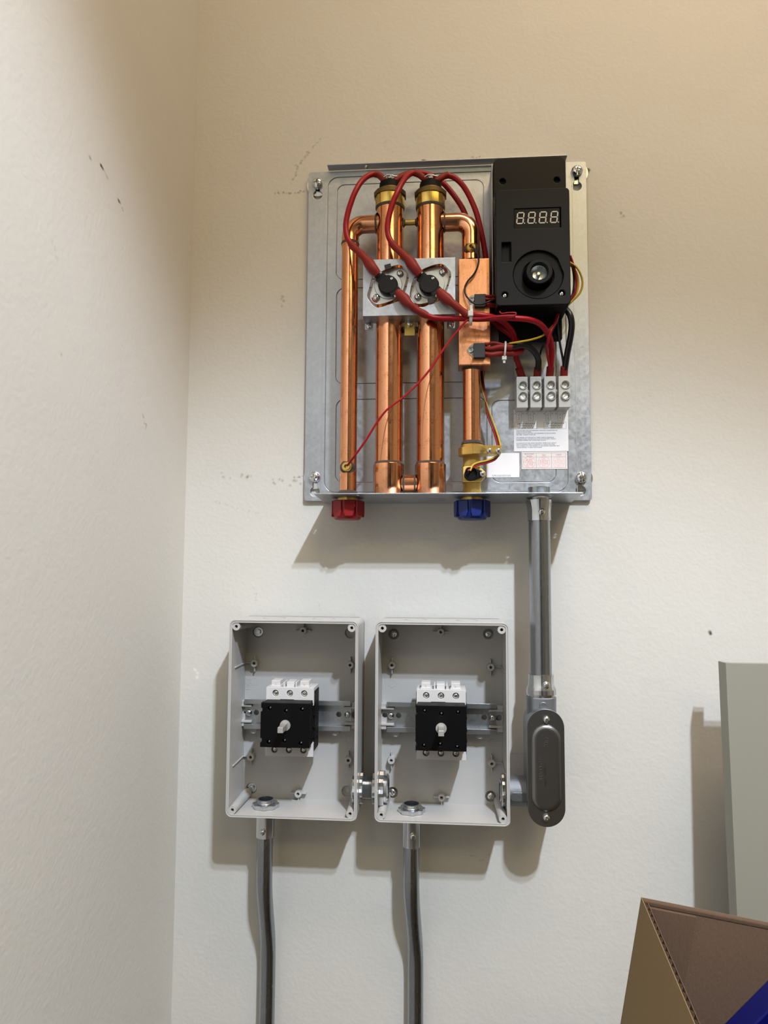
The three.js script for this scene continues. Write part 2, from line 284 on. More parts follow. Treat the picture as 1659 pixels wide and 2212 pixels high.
// ---------------------------------------------------------------- water heater
const pBL = W(658.1, 1083.2, 0.005);
const HT = thing('tankless_water_heater', 'open tankless electric water heater with copper tubes and red cables on a galvanised back plate', 'water heater', V(pBL.x, pBL.y, 0));
const ZP = 0.005;                                          // face of the back plate
{
  const [ax, ay] = P2(658.3, 1083, ZP), [bx, by] = P2(1266.5, 350.2, ZP), tl = W(666.4, 372.7, ZP), br = W(1277.5, 1080.3, ZP);
  const x0 = (ax + tl.x) / 2, x1 = (bx + br.x) / 2, y0 = (ay + br.y) / 2, y1 = (by + tl.y) / 2;
  const plate = rr(x0, y0, x1, y1, 0.0035);
  const key = [[686.5, 422, 399], [1245.5, 403, 372], [680.5, 1062.5, 1031], [1254.5, 1060, 1032.5]];
  for (const [px, yc, ys] of key) {                        // keyhole slots
    const c = W(px, yc, ZP), s = W(px, ys, ZP), r = 0.0061, w = 0.0027, a0 = Math.asin(w / r), p = new THREE.Path();
    p.absarc(c.x, c.y, r, Math.PI / 2 + a0, Math.PI / 2 - a0 + Math.PI * 2, false); p.lineTo(c.x + w, s.y); p.absarc(c.x, s.y, w, 0, Math.PI, false); p.lineTo(c.x - w, c.y + r * Math.cos(a0)); plate.holes.push(p);
  }
  const bp = part('back_plate', [ext(plate, ZP - 0.0016, ZP - 0.0004, 0.0002)], M.galv, HT, 'galvanised steel back plate');
  // pressed fields parted by narrow pressed grooves
  const F = (p, k = 0) => { const a = W(p[0], p[1], ZP), b = W(p[2], p[3], ZP); return [a.x - k, b.y - k, b.x + k, a.y + k]; };
  const outer = [709, 385, 1227, 1062], inner = [[729, 401, 1045, 597], [728, 624, 1046, 825], [727, 864, 1052, 1041], [1106, 420, 1201, 822], [1062, 866, 1201, 1041]];
  const border = plate.clone(); border.holes = plate.holes.slice(); border.holes.push(rr(...F(outer, 0.0005), 0.0145, THREE.Path));
  part('pressed_border', [ext(border, ZP - 0.0006, ZP + 0.0012, 0.0003)], M.galv, bp);
  const fo = rr(...F(outer, -0.0004), 0.0136); for (const q of inner) fo.holes.push(rr(...F(q, 0.0005), 0.0105, THREE.Path));
  part('pressed_field', [ext(fo, ZP - 0.0006, ZP + 0.0012, 0.0003)], M.galv, bp);
  for (const q of inner) part('pressed_field', [ext(rr(...F(q, -0.0004), 0.0096), ZP - 0.0006, ZP + 0.0012, 0.0003)], M.galv, bp);
  for (const px of [697, 1241]) { const x = W(px, 700, ZP).x; part('stiffening_rib', [box2(x - 0.0006, x + 0.0006, y0 + 0.002, y1 - 0.002, ZP + 0.0008, ZP + 0.0015)], M.galv, bp); }
  // bottom flange with screw holes, tilted a touch upwards
  const fL = W(702.2, 1086.1, 0.001), fR = W(1232.3, 1084.3, 0.001), FD = 0.0806, FY = (fL.y + fR.y) / 2, rise = 0.0035;
  const fl = rr(fL.x, 0, fR.x, FD, 0.001);
  for (const [px, py] of [[701, 1076.6], [773.4, 1070.5], [1154.4, 1067.5], [1233.5, 1074.5]]) { const p = WY(px, py, FY + rise * 0.5); fl.holes.push(hole(Math.min(fR.x - 0.006, Math.max(fL.x + 0.006, p.x)), Math.min(FD - 0.008, Math.max(0.012, p.z)), 0.0017)); }
  for (const px of [750.5, 1018, 1166]) { const p = W(px, 1075, 0.042); fl.holes.push(hole(p.x, 0.042, px > 1100 ? 0.0128 : 0.0105)); }
  const fg = ext(fl, 0, 0.0012, 0.0002, 24); fg.rotateX(Math.PI / 2 - Math.atan(rise / FD)); fg.translate(0, FY, 0.001);
  const bf = part('bottom_flange', fg, M.galv, HT);
  for (const px of [850, 943]) { const c = WY(px, 1077, FY + rise * 0.45), o = rr(c.x - 0.011, c.z - 0.009, c.x + 0.011, c.z + 0.009, 0.001); o.holes.push(rr(c.x - 0.0102, c.z - 0.0082, c.x + 0.0102, c.z + 0.0082, 0.0008, THREE.Path)); const g = ext(o, 0, 0.0006); g.rotateX(Math.PI / 2 - Math.atan(rise / FD)); g.translate(0, FY - 0.001, 0.001); part('stamped_frame', g, M.galv, bf); }
  // top lip
  const tL = W(709.7, 369, ZP), tR = W(1221.8, 346, ZP);
  const lip = part('top_lip', [box2(tL.x, tR.x, tL.y / 2 + tR.y / 2 - 0.0006, tL.y / 2 + tR.y / 2 + 0.0006, 0.004, 0.0175, 0.0004)], M.galv, HT);
  const sp = W(792.7, 361, 0.012); part('lip_screw', [screw(V(sp.x, (tL.y + tR.y) / 2 - 0.0005, 0.011), 0.0034, V(0, -1, 0.15))], M.screw, lip);
  // mounting screws and fender washers
  key.forEach(([px, yc, ys], i) => { const p = W(px, ys, ZP); const m = part('mounting_screw', [screw(V(p.x, p.y, ZP + 0.003), 0.0070, Z, [0.1, 1.57, 0.3, 1.57][i], 'combo')], M.screw, HT, 'zinc mounting screw'); part('washer', [cyl(V(p.x, p.y, 0.0006), V(p.x, p.y, ZP - 0.0018), 0.0146, 0.0146, 40)], M.zinc, m); });
}
const ZT = 0.045;                                          // axis of the copper tubes
const flangeY = W(967, 1085, 0.001).y;
{ // copper plumbing
  const v = (px, py, z = ZT) => W(px, py, z);
  const xs = (a, b) => (v(a, 700).x + v(b, 1000).x) / 2;
  const xL = v(754, 800).x, x1 = v(841, 760).x, x2 = v(929.8, 760).x, xR = v(1018.5, 800).x;
  const yb = flangeY + 0.003, rl = 0.0101, rm = 0.0165, rR = 0.0105;
  // outlet pipe with elbow
  const yE = v(790, 485).y, y1 = v(754, 528).y;
  const op = part('outlet_pipe', [cyl(V(xL, yb, ZT), V(xL, y1, ZT), rl, rl, 40)], M.copper, HT, 'thin copper outlet pipe');
  const el = (x, y, xt, r, rb, sgn) => { const pts = [V(x, y1 - 0.003, ZT)]; const cx = x + sgn * rb; pts.push(V(x, y - rb - 0.002, ZT)); for (let k = 1; k < 6; k++) { const a = k / 6 * Math.PI / 2; pts.push(V(cx - sgn * rb * Math.cos(a), y - rb + rb * Math.sin(a), ZT)); } pts.push(V(cx + sgn * 0.002, y, ZT)); pts.push(V(xt, y, ZT)); return sweep(pts, r, 60, 32); };
  part('elbow', el(xL, yE, x1, rl * 1.05, 0.017, 1), M.copper, HT, 'copper elbow');
  part('solder_joint', lathe([[rl * 1.05, -0.0012], [rl * 1.11, 0], [rl * 1.05, 0.0022]], V(xL, y1, ZT)), M.solder, op);
  part('union_collar', lathe([[rl, 0.007], [rl * 1.16, 0.0045], [rl * 1.16, 0.003], [rl, 0.003]], V(xL, yb, ZT)), M.solder, op);
  part('union_ring', lathe([[0, 0], [rl * 1.1, 0], [rl * 1.2, 0.001], [rl * 1.2, 0.003], [0, 0.003]], V(xL, yb, ZT)), M.brass, op);
  // heating tubes
  for (const [x, k] of [[x1, 0], [x2, 1]]) {
    const pxc = k ? 929.5 : 842, yCap = v(pxc, 1003).y, yTop = v(pxc, 446).y, yB0 = v(pxc, 448).y, yB1 = v(pxc, 428).y;
    const t = part('heating_tube', [cyl(V(x, yCap - 0.003, ZT), V(x, yB1, ZT), rm, rm, 56)], M.copper, HT, 'wide copper heating tube');
    part('end_cap', [lathe([[0, 0], [rm * 1.06, 0], [rm * 1.115, 0.0015], [rm * 1.115, yCap - yb - 0.0006], [rm * 1.07, yCap - yb], [rm, yCap - yb]], V(x, yb, ZT), Y, 56)], M.copper, t);
    part('solder_joint', [lathe([[rm * 1.08, -0.0004], [rm * 1.03, 0.0012], [rm, 0.0026]], V(x, yCap, ZT), Y, 56)], M.solder, t);
    part('brass_collar', [lathe([[rm, -0.0022], [rm * 1.09, -0.001], [rm * 1.1, 0.0], [rm * 1.1, yB1 - yB0]], V(x, yB0, ZT), Y, 56)], M.brass, t);
    part('collar_solder', [lathe([[rm, -0.004], [rm * 1.05, -0.0035], [rm * 1.09, -0.0008], [rm, 0]], V(x, yB0, ZT), Y, 56)], M.solder, t);
    const hy = yB1; const hex = new THREE.CylinderGeometry(rm * 1.22, rm * 1.2, 0.005, 12); hex.rotateY(0.26); hex.translate(x, hy + 0.0025, ZT);
    part('hex_flange', [hex, cyl(V(x, hy + 0.005, ZT), V(x, hy + 0.0085, ZT), rm * 0.98, rm * 0.92, 40)], M.bronze, t);
    const nut = new THREE.CylinderGeometry(rm * 0.80, rm * 0.84, 0.0105, 12); nut.translate(x, hy + 0.0125, ZT);
    const nb = part('insulating_nut', [nut, cyl(V(x, hy + 0.017, ZT), V(x, hy + 0.0185, ZT), rm * 0.6, rm * 0.55)], M.nutBlack, t);
    const ty = hy + 0.0200, zt = ZT + 0.0075;
    part('terminal_tab', [lathe([[0, 0], [0.0032, 0], [0.0032, 0.004], [0, 0.0044]], V(x, ty, zt)), sweep([V(x - 0.007, ty + 0.001, zt + 0.003), V(x - 0.002, ty + 0.0035, zt + 0.004), V(x + 0.003, ty + 0.002, zt + 0.005), V(x + 0.0075, ty + 0.001, zt + 0.004), V(x + 0.0095, ty + 0.0028, zt + 0.002), V(x + 0.007, ty + 0.004, zt)], 0.0008, 40, 8)], M.zinc, nb);
  }
  part('bridge_tube', [cyl(V(x1 + rm * 0.8, v(885, 481).y, ZT), V(x2 - rm * 0.8, v(885, 481).y, ZT), 0.0032, 0.0032, 24)], M.brass, HT);
  part('bridge_solder', [lathe([[0.0066, 0], [0.0052, 0.0012], [0.0034, 0.003]], V(x1 + rm - 0.0006, v(885, 481).y, ZT), X), lathe([[0.0066, 0], [0.0052, 0.0012], [0.0034, 0.003]], V(x2 - rm + 0.0006, v(885, 481).y, ZT), V(-1, 0, 0))], M.solder, HT);
  const yc = v(884, 1045).y;
  const cr = part('crossover_tube', [cyl(V(x1 + rm * 0.9, yc, ZT), V(x2 - rm * 0.9, yc, ZT), 0.0103, 0.0103, 36)], M.copper, HT);
  part('crossover_solder', [lathe([[0.0125, 0], [0.0118, 0.001], [0.0104, 0.002]], V(x1 + rm * 1.04, yc, ZT), X), lathe([[0.0125, 0], [0.0118, 0.001], [0.0104, 0.002]], V(x2 - rm * 1.04, yc, ZT), V(-1, 0, 0))], M.solder, cr);
  // right elbow down into the heat block
  const yE2 = v(985, 480).y, y2 = v(1019, 565).y; const rb = 0.016, pts = [V(x2, yE2, ZT), V(xR - rb - 0.004, yE2, ZT)]; for (let k = 0; k <= 6; k++) { const a = k / 6 * Math.PI / 2; pts.push(V(xR - rb + rb * Math.sin(a), yE2 - rb + rb * Math.cos(a), ZT)); } pts.push(V(xR, yE2 - rb - 0.004, ZT), V(xR, y2, ZT));
  part('elbow', sweep(pts, 0.0108, 70, 32), M.copper, HT, 'copper elbow');
  part('elbow_solder', [lathe([[0.0132, 0], [0.012, 0.001], [0.0109, 0.002]], V(x2 + rm * 0.97, yE2, ZT), X)], M.solder, HT); part('elbow_solder', [lathe([[0.0132, 0], [0.012, 0.001], [0.0109, 0.002]], V(x1 - rm * 0.97, yE, ZT), V(-1, 0, 0))], M.solder, HT);
  // copper heat block and inlet pipe
  const a = W(990.3, 559, 0.060), b = W(1060, 788, 0.060);
  const blk = part('heat_block', [box2(a.x, b.x, b.y, a.y, 0.032, 0.060, 0.0012)], M.copperBlock, HT, 'rectangular copper heat block');
  const pipe = part('inlet_pipe', [cyl(V(xR, v(1018, 962).y, ZT), V(xR, b.y + 0.004, ZT), rR, rR, 40)], M.copper, HT, 'thin copper inlet pipe');
  part('pipe_solder', [lathe([[rR, 0.004], [rR * 1.1, 0.0025], [rR * 1.2, 0], [rR, 0]], V(xR, v(1018, 960).y, ZT))], M.solder, pipe); part('pipe_solder', [lathe([[rR, -0.003], [rR * 1.08, -0.001], [rR * 1.1, 0.001]], V(xR, b.y, ZT))], M.solder, pipe);
  // temperature probe fittings
  for (const [px, py, x] of [[749, 1008, xL], [1018.5, 534, xR]]) {
    const p = W(px, py, ZT + 0.012), c = V(x, p.y, ZT + 0.0085);
    const f = part('probe_fitting', [lathe([[0.0024, 0], [0.0058, 0], [0.0058, 0.0035], [0.005, 0.0045], [0.0042, 0.0045], [0.0042, 0.0068], [0.0024, 0.0068], [0.0024, 0.002], [0, 0.002]], c, V(-0.05, 0, 1), 32)], M.brass, HT, 'brass probe fitting');
    part('probe_solder', [lathe([[0.0092, -0.003], [0.0082, 0.0008], [0.0056, 0.0022]], c, Z, 24)], M.solder, f);
  }
  // brass flow valve
  const vb = flangeY, fy = (py) => v(1018, py, 0.055).y;
  const col0 = W(989, 984, 0.056), col1 = W(1083, 961, 0.064);
  const valve = part('flow_valve', [lathe([[0.0118, 0], [0.0115, 0.006], [0.0104, 0.010], [0.0104, fy(1042) - vb], [0.0104, fy(984) - vb]], V(xR, vb + 0.001, ZT), Y, 40),
    lathe([[0.0105, 0], [0.016, 0.001], [0.016, col1.y - col0.y - 0.001], [0.0135, col1.y - col0.y], [0.0132, col1.y - col0.y + 0.003], [0.0105, col1.y - col0.y + 0.004]], V(xR, col0.y, ZT), Y, 48),
    box2(xR, W(1083, 970, 0.062).x, col0.y + 0.001, col1.y, 0.040, 0.062, 0.001)], M.castBrass, HT, 'cast brass flow valve with earth bar');
  const sensorPlate = ext(poly([P2(1000, 1041, 0.062), P2(1000, 1009, 0.062), P2(1003, 1007, 0.062), P2(1034, 1007, 0.062), P2(1049, 1020, 0.062), P2(1049, 1027, 0.062), P2(1038, 1041, 0.062)]), 0.045, 0.062, 0.0006);
  part('sensor_seat', sensorPlate, M.castBrass, valve);
  const sc = W(1017.5, 1024, 0.066); const sh = smooth([P2(1003, 1025, .066), P2(1008, 1011, .066), P2(1020, 1009, .066), P2(1030, 1013, .066), P2(1046, 1019, .066), P2(1047.5, 1025, .066), P2(1043, 1029, .066), P2(1028, 1036, .066), P2(1016, 1038.5, .066), P2(1006, 1034, .066)], 70);
  const sens = part('flow_sensor', [ext(sh, 0.061, 0.0665, 0.0006), lathe([[0, 0.001], [0.0058, 0.001], [0.0066, 0.0045], [0.0072, 0.0045], [0.0076, 0]], sc, Z, 32)], M.blackPlastic, HT, 'black flow sensor');
  const ss = W(1041.5, 1023.5, 0.067); part('sensor_screw', [screw(ss, 0.0032)], M.screw, sens);
  for (const px of [1057, 1076]) { const p = W(px, 973.5, 0.062); part('earth_screw', [screw(p, 0.0032, Z, 0.8)], M.screw, valve); }
  { const c = W(1042, 973, 0.0621), r = 0.0038, o = new THREE.Shape(); o.absarc(c.x, c.y, r, 0, 7); o.holes.push(hole(c.x, c.y, r * 0.88)); part('earth_mark', [ext(o, 0.0619, 0.0624), box2(c.x - 0.0025, c.x + 0.0025, c.y - 0.0003, c.y + 0.0001, .0619, .0624), box2(c.x - 0.0018, c.x + 0.0018, c.y - 0.0014, c.y - 0.001, .0619, .0624), box2(c.x - 0.001, c.x + 0.001, c.y - 0.0024, c.y - 0.002, .0619, .0624), box2(c.x - 0.0002, c.x + 0.0002, c.y, c.y + 0.0028, .0619, .0624)], M.bronze, valve); }
  // threaded port caps under the flange
  for (const [x, m, n, w] of [[xL, M.redCap, 'red', 0.0193], [xR, M.blueCap, 'blue', 0.0205]]) {
    const yT = flangeY - 0.0022, g = [lathe([[0, -0.0225], [w * 0.74, -0.0225], [w * 0.8, -0.0215], [w * 0.9, -0.015], [w * 0.93, -0.004], [w * 0.93, 0], [0, 0]], V(x, yT, ZT), Y, 48)];
    for (let k = 0; k < 8; k++) { const a = k * Math.PI / 4 + 0.2, s = poly([[-0.0062, 0], [0.0062, 0], [0.0062, -0.014], [0.0045, -0.0185], [-0.0045, -0.0185], [-0.0062, -0.014]]); const e = ext(s, w * 0.8, w * 1.01, 0.0008); e.rotateY(a); e.translate(x, yT - 0.0008, ZT); g.push(e); }
    const c = part('port_cap', g, m, HT, `ribbed ${n} plastic cap on the threaded port`);
    part('brass_thread', [cyl(V(x, yT - 0.001, ZT), V(x, flangeY + 0.002, ZT), w * 0.62)], M.brass, c);
  }
}
{ // thermostat bracket
  const ZB = 0.073, a = W(784.5, 561, ZB), b = W(983.6, 678.5, ZB), c = W(983.6, 558.5, ZB);
  const sh = rr(a.x, b.y, b.x, (a.y + c.y) / 2, 0.0006);
  const win = (cx, cy, list) => smooth(list.map(([x, y]) => P2(x, y, ZB)), 90, THREE.Path, 0.35);
  // window outlines traced around each thermostat
  const k = 7.541, q = (x, y) => [775 + x / k, 550 + y / k];
  const w1 = [q(300, 862), q(225, 820), q(150, 720), q(135, 660), q(165, 560), q(210, 400), q(260, 330), q(420, 250), q(540, 190), q(650, 165), q(720, 190), q(790, 270), q(815, 350), q(795, 470), q(750, 620), q(690, 730), q(560, 790), q(380, 850)];
  const w2 = [q(960, 845), q(890, 770), q(835, 690), q(830, 640), q(850, 530), q(890, 400), q(950, 310), q(1060, 230), q(1200, 175), q(1320, 150), q(1400, 175), q(1480, 260), q(1505, 340), q(1470, 480), q(1420, 620), q(1340, 730), q(1220, 790), q(1060, 850)];
  sh.holes.push(win(0, 0, w1), win(0, 0, w2));
  const zi = 0.047;
  const br = part('thermostat_bracket', [ext(sh, ZB - 0.0012, ZB, 0.0002), box2(a.x, b.x, b.y, b.y + 0.0012, zi, ZB - 0.0005, 0.0003), box2(a.x, b.x, a.y - 0.0012, a.y, zi + 0.017, ZB - 0.0005, 0.0003)], M.galv, HT, 'galvanised thermostat bracket');
  for (const [px, py] of [[797, 705.5], [974.5, 702]]) { const p = W(px, py, zi); const t = part('bracket_tab', [box(p.x, p.y + 0.001, zi, 0.0098, 0.0105, 0.0012, 0.0003)], M.galv, br); part('tab_screw', [screw(V(p.x, p.y, zi + 0.001), 0.0037, Z, 0.7)], M.screw, t); }
  { const p = W(885, 712, 0.05); const t = part('brass_tab', [box(p.x, p.y + 0.002, 0.05, 0.0125, 0.019, 0.0012, 0.0003)], M.brass, HT); const s = W(885, 699, 0.052); part('tab_screw', [screw(s, 0.0038, Z, 0.3)], M.screw, t); const l = []; for (const sx of [-1, 1]) l.push(lathe([[0.0042, 0], [0.003, 0.003], [0.0008, 0.005]], V(p.x + sx * 0.0064, p.y + 0.001, 0.046), Z, 12)); part('tab_solder', l, M.solder, t); }
  // thermostats
  for (const [cx, cy, s1, s2] of [[837.8, 613, [864.5, 591.6], [813.3, 643.5]], [926.8, 612.5, [955.7, 589], [902.3, 642.4]]]) {
    const zf = 0.0655, d = W(...s1, zf), e = W(...s2, zf), m = d.clone().add(e).multiplyScalar(0.5), L = d.distanceTo(e) / 2, an = Math.atan2(d.y - e.y, d.x - e.x);
    const o = smooth([[L * 1.34, 0], [L * 1.18, L * 0.38], [L * 0.5, L * 0.78], [-0.0, L * 0.88], [-L * 0.5, L * 0.78], [-L * 1.18, L * 0.38], [-L * 1.34, 0], [-L * 1.18, -L * 0.38], [-L * 0.5, -L * 0.78], [0, -L * 0.88], [L * 0.5, -L * 0.78], [L * 1.18, -L * 0.38]], 60);
    const fp = ext(o, zf - 0.0015, zf, 0.0003); fp.rotateZ(an); fp.translate(m.x, m.y, 0);
    const t = part('thermostat', [fp, lathe([[0, 0.0], [L * 0.84, 0], [L * 0.8, 0.002], [0, 0.002]], V(m.x, m.y, zf - 0.0005), Z, 48), box2(m.x - 0.012, m.x + 0.012, m.y - 0.012, m.y + 0.012, 0.0605, zf - 0.001)], M.steelPlate, HT, 'bright steel flange of a disc thermostat');
    const zc = 0.0765, c = W(cx, cy, zc), ta = Math.atan2(-1, 1.02); const bar = box(0, 0, 0, 0.0295, 0.0128, 0.0035, 0.0006); bar.rotateZ(ta); bar.translate(c.x, c.y, zc - 0.0022);
    const body = part('thermostat_body', [lathe([[0, -0.0115], [0.0117, -0.0115], [0.0117, -0.004], [0.0108, -0.003], [0.0108, -0.0004], [0.0104, 0], [0, 0]], V(c.x, c.y, zc), Z, 48), bar], M.bakelite, t, 'black thermostat disc');
    part('rivet', [lathe([[0, 0.0006], [0.0008, 0.0006], [0.0008, 0.0009], [0.0015, 0.0005], [0.0017, 0]], V(c.x + 0.0045, c.y + 0.0062, zc), Z, 20)], M.zinc, body);
    const tabs = []; for (const s of [-1, 1]) { const g = box(s * 0.0158, 0, 0, 0.0045, 0.0105, 0.0012); g.rotateZ(ta); g.translate(c.x, c.y, zc - 0.0018); tabs.push(g); } part('blade_terminal', tabs, M.zinc, body);
    for (const [s, i] of [[d, 0], [e, 1]]) { const w = part('thermostat_screw', [screw(V(s.x, s.y, zf + 0.0012), 0.0041, Z, 0.5 + i)], M.screw, t); if ((cx < 880) === (i === 1)) { const pa = new THREE.Shape(), a0 = an + (i ? Math.PI : 0) - 0.9; pa.absarc(0, 0, 0.0058, a0, a0 + 1.9, false); pa.absarc(0, 0, 0.0044, a0 + 1.9, a0, true); const g = ext(pa, 0, 0.0003); g.translate(s.x, s.y, zf + 0.0001); part('torque_mark', g, M.redInk, w, 'red paint mark'); } }
  }
  for (const [px, py, r] of [[838, 576, 0.25], [931, 650, 0.25]]) { const p = W(px, py, ZB + 0.001); const g = box(0, 0, 0, 0.0075, 0.0062, 0.0014, 0.0003); g.rotateZ(r); g.translate(p.x, p.y, ZB + 0.0006); part('foam_pad', g, std({ color: 0x2b2c2c, roughness: 0.8 }), br, 'dark grey tape tab'); }
}
{ // control unit
  const ZF = 0.085, ZU = 0.056, a = W(1069.7, 408, ZF), b = W(1233.6, 657, ZF), u0 = W(1065.5, 342.5, ZU), u1 = W(1223, 408, ZU);
  const yTop = W(1150, 407.5, ZF).y;
  const face = rr(a.x, b.y, b.x, yTop, 0.0045);
  const dc = W(1163, 592.6, ZF), rD = 54 / 1923;
  face.holes.push(hole(dc.x, dc.y, rD));
  const d0 = W(1111, 451.5, ZF), d1 = W(1211.7, 490.5, ZF); face.holes.push(rr(d0.x, d0.y, d1.x, d1.y, 0.0003, THREE.Path));
  const s0 = W(1084, 524, ZF), s1 = W(1104, 565, ZF); face.holes.push(rr(s0.x, s0.y, s1.x, s1.y, 0.0003, THREE.Path));
  const scr = [[1090.8, 637], [1214, 633]].map((p) => W(...p, ZF)); for (const p of scr) face.holes.push(hole(p.x, p.y, 0.0036));
  // shell: front face, solid core behind it, raised upper section with a curved shoulder
  const core = box2(a.x + 0.0004, b.x - 0.0004, b.y + 0.0006, yTop - 0.001, 0.02, ZF - 0.006, 0.003);
  const upr = rr(u0.x, yTop - 0.006, u1.x, u0.y, 0.0075); const uh = [[1086, 391.7], [1203, 388.5]].map((p) => W(...p, ZU)); for (const p of uh) upr.holes.push(hole(p.x, p.y, 0.0034));
  const sh = []; { const s = new THREE.Shape(), y0 = yTop - 0.003, zc = ZU - 0.004; s.moveTo(0.02, y0 - 0.02); s.lineTo(ZF - 0.0004, y0 - 0.02); s.lineTo(ZF - 0.0004, y0 - 0.006); s.quadraticCurveTo(ZF - 0.0004, y0, ZF - 0.008, y0 + 0.0012); s.lineTo(ZU + 0.006, y0 + 0.003); s.quadraticCurveTo(ZU, y0 + 0.004, ZU, y0 + 0.010); s.lineTo(0.02, y0 + 0.010); s.closePath(); const g = new THREE.ExtrudeGeometry(s, { depth: Math.min(u1.x, b.x) - a.x, bevelEnabled: false, curveSegments: 10 }); g.rotateY(-Math.PI / 2); g.translate(Math.min(u1.x, b.x), 0, 0); sh.push(toCreasedNormals(clean(g), 0.5)); }
  const unit = part('control_unit', [ext(face, ZF - 0.0065, ZF, 0.0009, 40), core, ext(upr, ZU - 0.005, ZU, 0.0012, 24), box2(u0.x + 0.0004, u1.x - 0.0004, yTop - 0.006, u0.y - 0.0008, 0.012, ZU - 0.0045, 0.004), ...sh], M.blackPlastic, HT, 'black plastic control unit');
  part('circuit_board', [box2(W(1074, 0, .03).x, W(1205, 0, .03).x, W(1100, 734, 0.028).y, b.y + 0.004, 0.016, 0.028, 0.001)], M.blackMatte, unit);
  part('side_bracket', [box2(a.x - 0.0016, a.x - 0.0004, W(1062, 660, 0.03).y, W(1062, 375, 0.03).y, 0.007, 0.052, 0.0004)], M.galv, unit);
  // dial: sunk ring, hub and bore
  part('dial_ring', [lathe([[rD, 0.0], [rD - 0.0004, -0.0022], [0.0185, -0.0022], [0.0180, -0.0050], [0.0150, -0.0052]], V(dc.x, dc.y, ZF - 0.0004), Z, 64)], M.blackPlastic, unit);
  const hub = part('dial_hub', [lathe([[0.0175, -0.006], [0.0152, 0.004], [0.0148, 0.0085], [0.0140, 0.0092], [0.0104, 0.0092], [0.0097, 0.0085], [0.0092, -0.004]], V(dc.x, dc.y, ZF), Z, 56)], M.blackPlastic, unit);
  part('dial_shaft', [lathe([[0.0092, 0.004], [0.006, -0.002], [0.0022, -0.003], [0.0022, 0.003], [0.0016, 0.0035], [0, 0.0035]], V(dc.x, dc.y, ZF - 0.001), Z, 32)], M.zinc, hub, 'shiny dial shaft');
  const rim = new THREE.Shape(); rim.absarc(dc.x, dc.y, rD + 0.0009, 0, 7); rim.holes.push(hole(dc.x, dc.y, rD)); part('dial_rim', [ext(rim, ZF - 0.0005, ZF + 0.0005, 0.0002, 48)], M.blackPlastic, unit);
  // four-digit display
  const dz = ZF - 0.0008; const disp = part('display', [box2(d0.x + 0.0003, d1.x - 0.0012, d1.y + 0.0003, d0.y - 0.0003, ZF - 0.007, dz)], M.displayBlack, unit);
  const dw = (d1.x - d0.x), dh = d0.y - d1.y, seg = (x0, y0, x1, y1, w) => { const d = V(x1 - x0, y1 - y0, 0), L = d.length(), g = ext(poly([[0.0003, 0], [0.0003 + w / 2, w / 2], [L - 0.0003 - w / 2, w / 2], [L - 0.0003, 0], [L - 0.0003 - w / 2, -w / 2], [0.0003 + w / 2, -w / 2]]), 0, 0.0004); g.rotateZ(Math.atan2(d.y, d.x)); g.translate(x0, y0, dz); return g; };
  for (let k = 0; k < 4; k++) {
    const cx = d0.x + dw * (0.13 + 0.243 * k), cy = (d0.y + d1.y) / 2 + 0.0008, hw = 0.0036, hh = 0.0064, sl = 0.12, w = 0.0014, q = (x, y) => [cx + x + y * sl, cy + y];
    const A = q(-hw, hh), B = q(hw, hh), C = q(-hw, 0), D = q(hw, 0), E = q(-hw, -hh), F = q(hw, -hh), p = q(hw + 0.0019, -hh + 0.0002);
    part('digit', [seg(...A, ...B, w), seg(...C, ...D, w), seg(...E, ...F, w), seg(...A, ...C, w), seg(...B, ...D, w), seg(...C, ...E, w), seg(...D, ...F, w), cyl(V(...p, dz), V(...p, dz + 0.0004), 0.0007, 0.0007, 12)], M.segment, disp, 'pale unlit display digit');
  }
  for (const p of scr) part('unit_screw', [screw(V(p.x, p.y, ZF - 0.0035), 0.003, Z, 0.5)], M.screw, unit);
  const c = W(1212, 664, 0.03); part('connector', [box(c.x, c.y, 0.028, 0.008, 0.008, 0.012, 0.001)], M.white, unit, 'white plug connector');
}
{ // triacs on the heat block
  for (const [x0, y0, x1, y1, tx, ty] of [[1025, 635, 1049, 662, 1019, 648], [1023, 741, 1048, 772, 1017.5, 756]]) {
    const z = 0.0635, a = W(x0, y0, 0.0655), b = W(x1, y1, 0.0655), t = W(tx, ty, 0.0615), sh = smooth([P2(tx - 8.5, ty, .0615), P2(tx - 3, ty - 9, .0615), P2(x0 + 2, y0 + 0.5, .0615), P2(x0 + 4, y0 + 3, .0615), P2(x0 + 4, y1 - 3, .0615), P2(x0 + 2, y1 - 0.5, .0615), P2(tx - 3, ty + 9, .0615)], 50, THREE.Shape, 0.3);
    const tr = part('triac', [box2(a.x, b.x, b.y, a.y, 0.0605, 0.0655, 0.0005)], std({ color: 0x1e1e1f, roughness: 0.6 }), HT, 'black power triac');
    part('mounting_tab', [ext(sh, 0.0598, 0.0612, 0.0002)], M.zinc, tr);
    part('tab_rivet', [lathe([[0.0034, 0], [0.0034, 0.0012], [0.0028, 0.0018], [0.002, 0.0016], [0.0018, 0.0006], [0, 0.0006]], V(t.x, t.y, 0.061), Z, 24)], M.zinc, tr);
  }
}
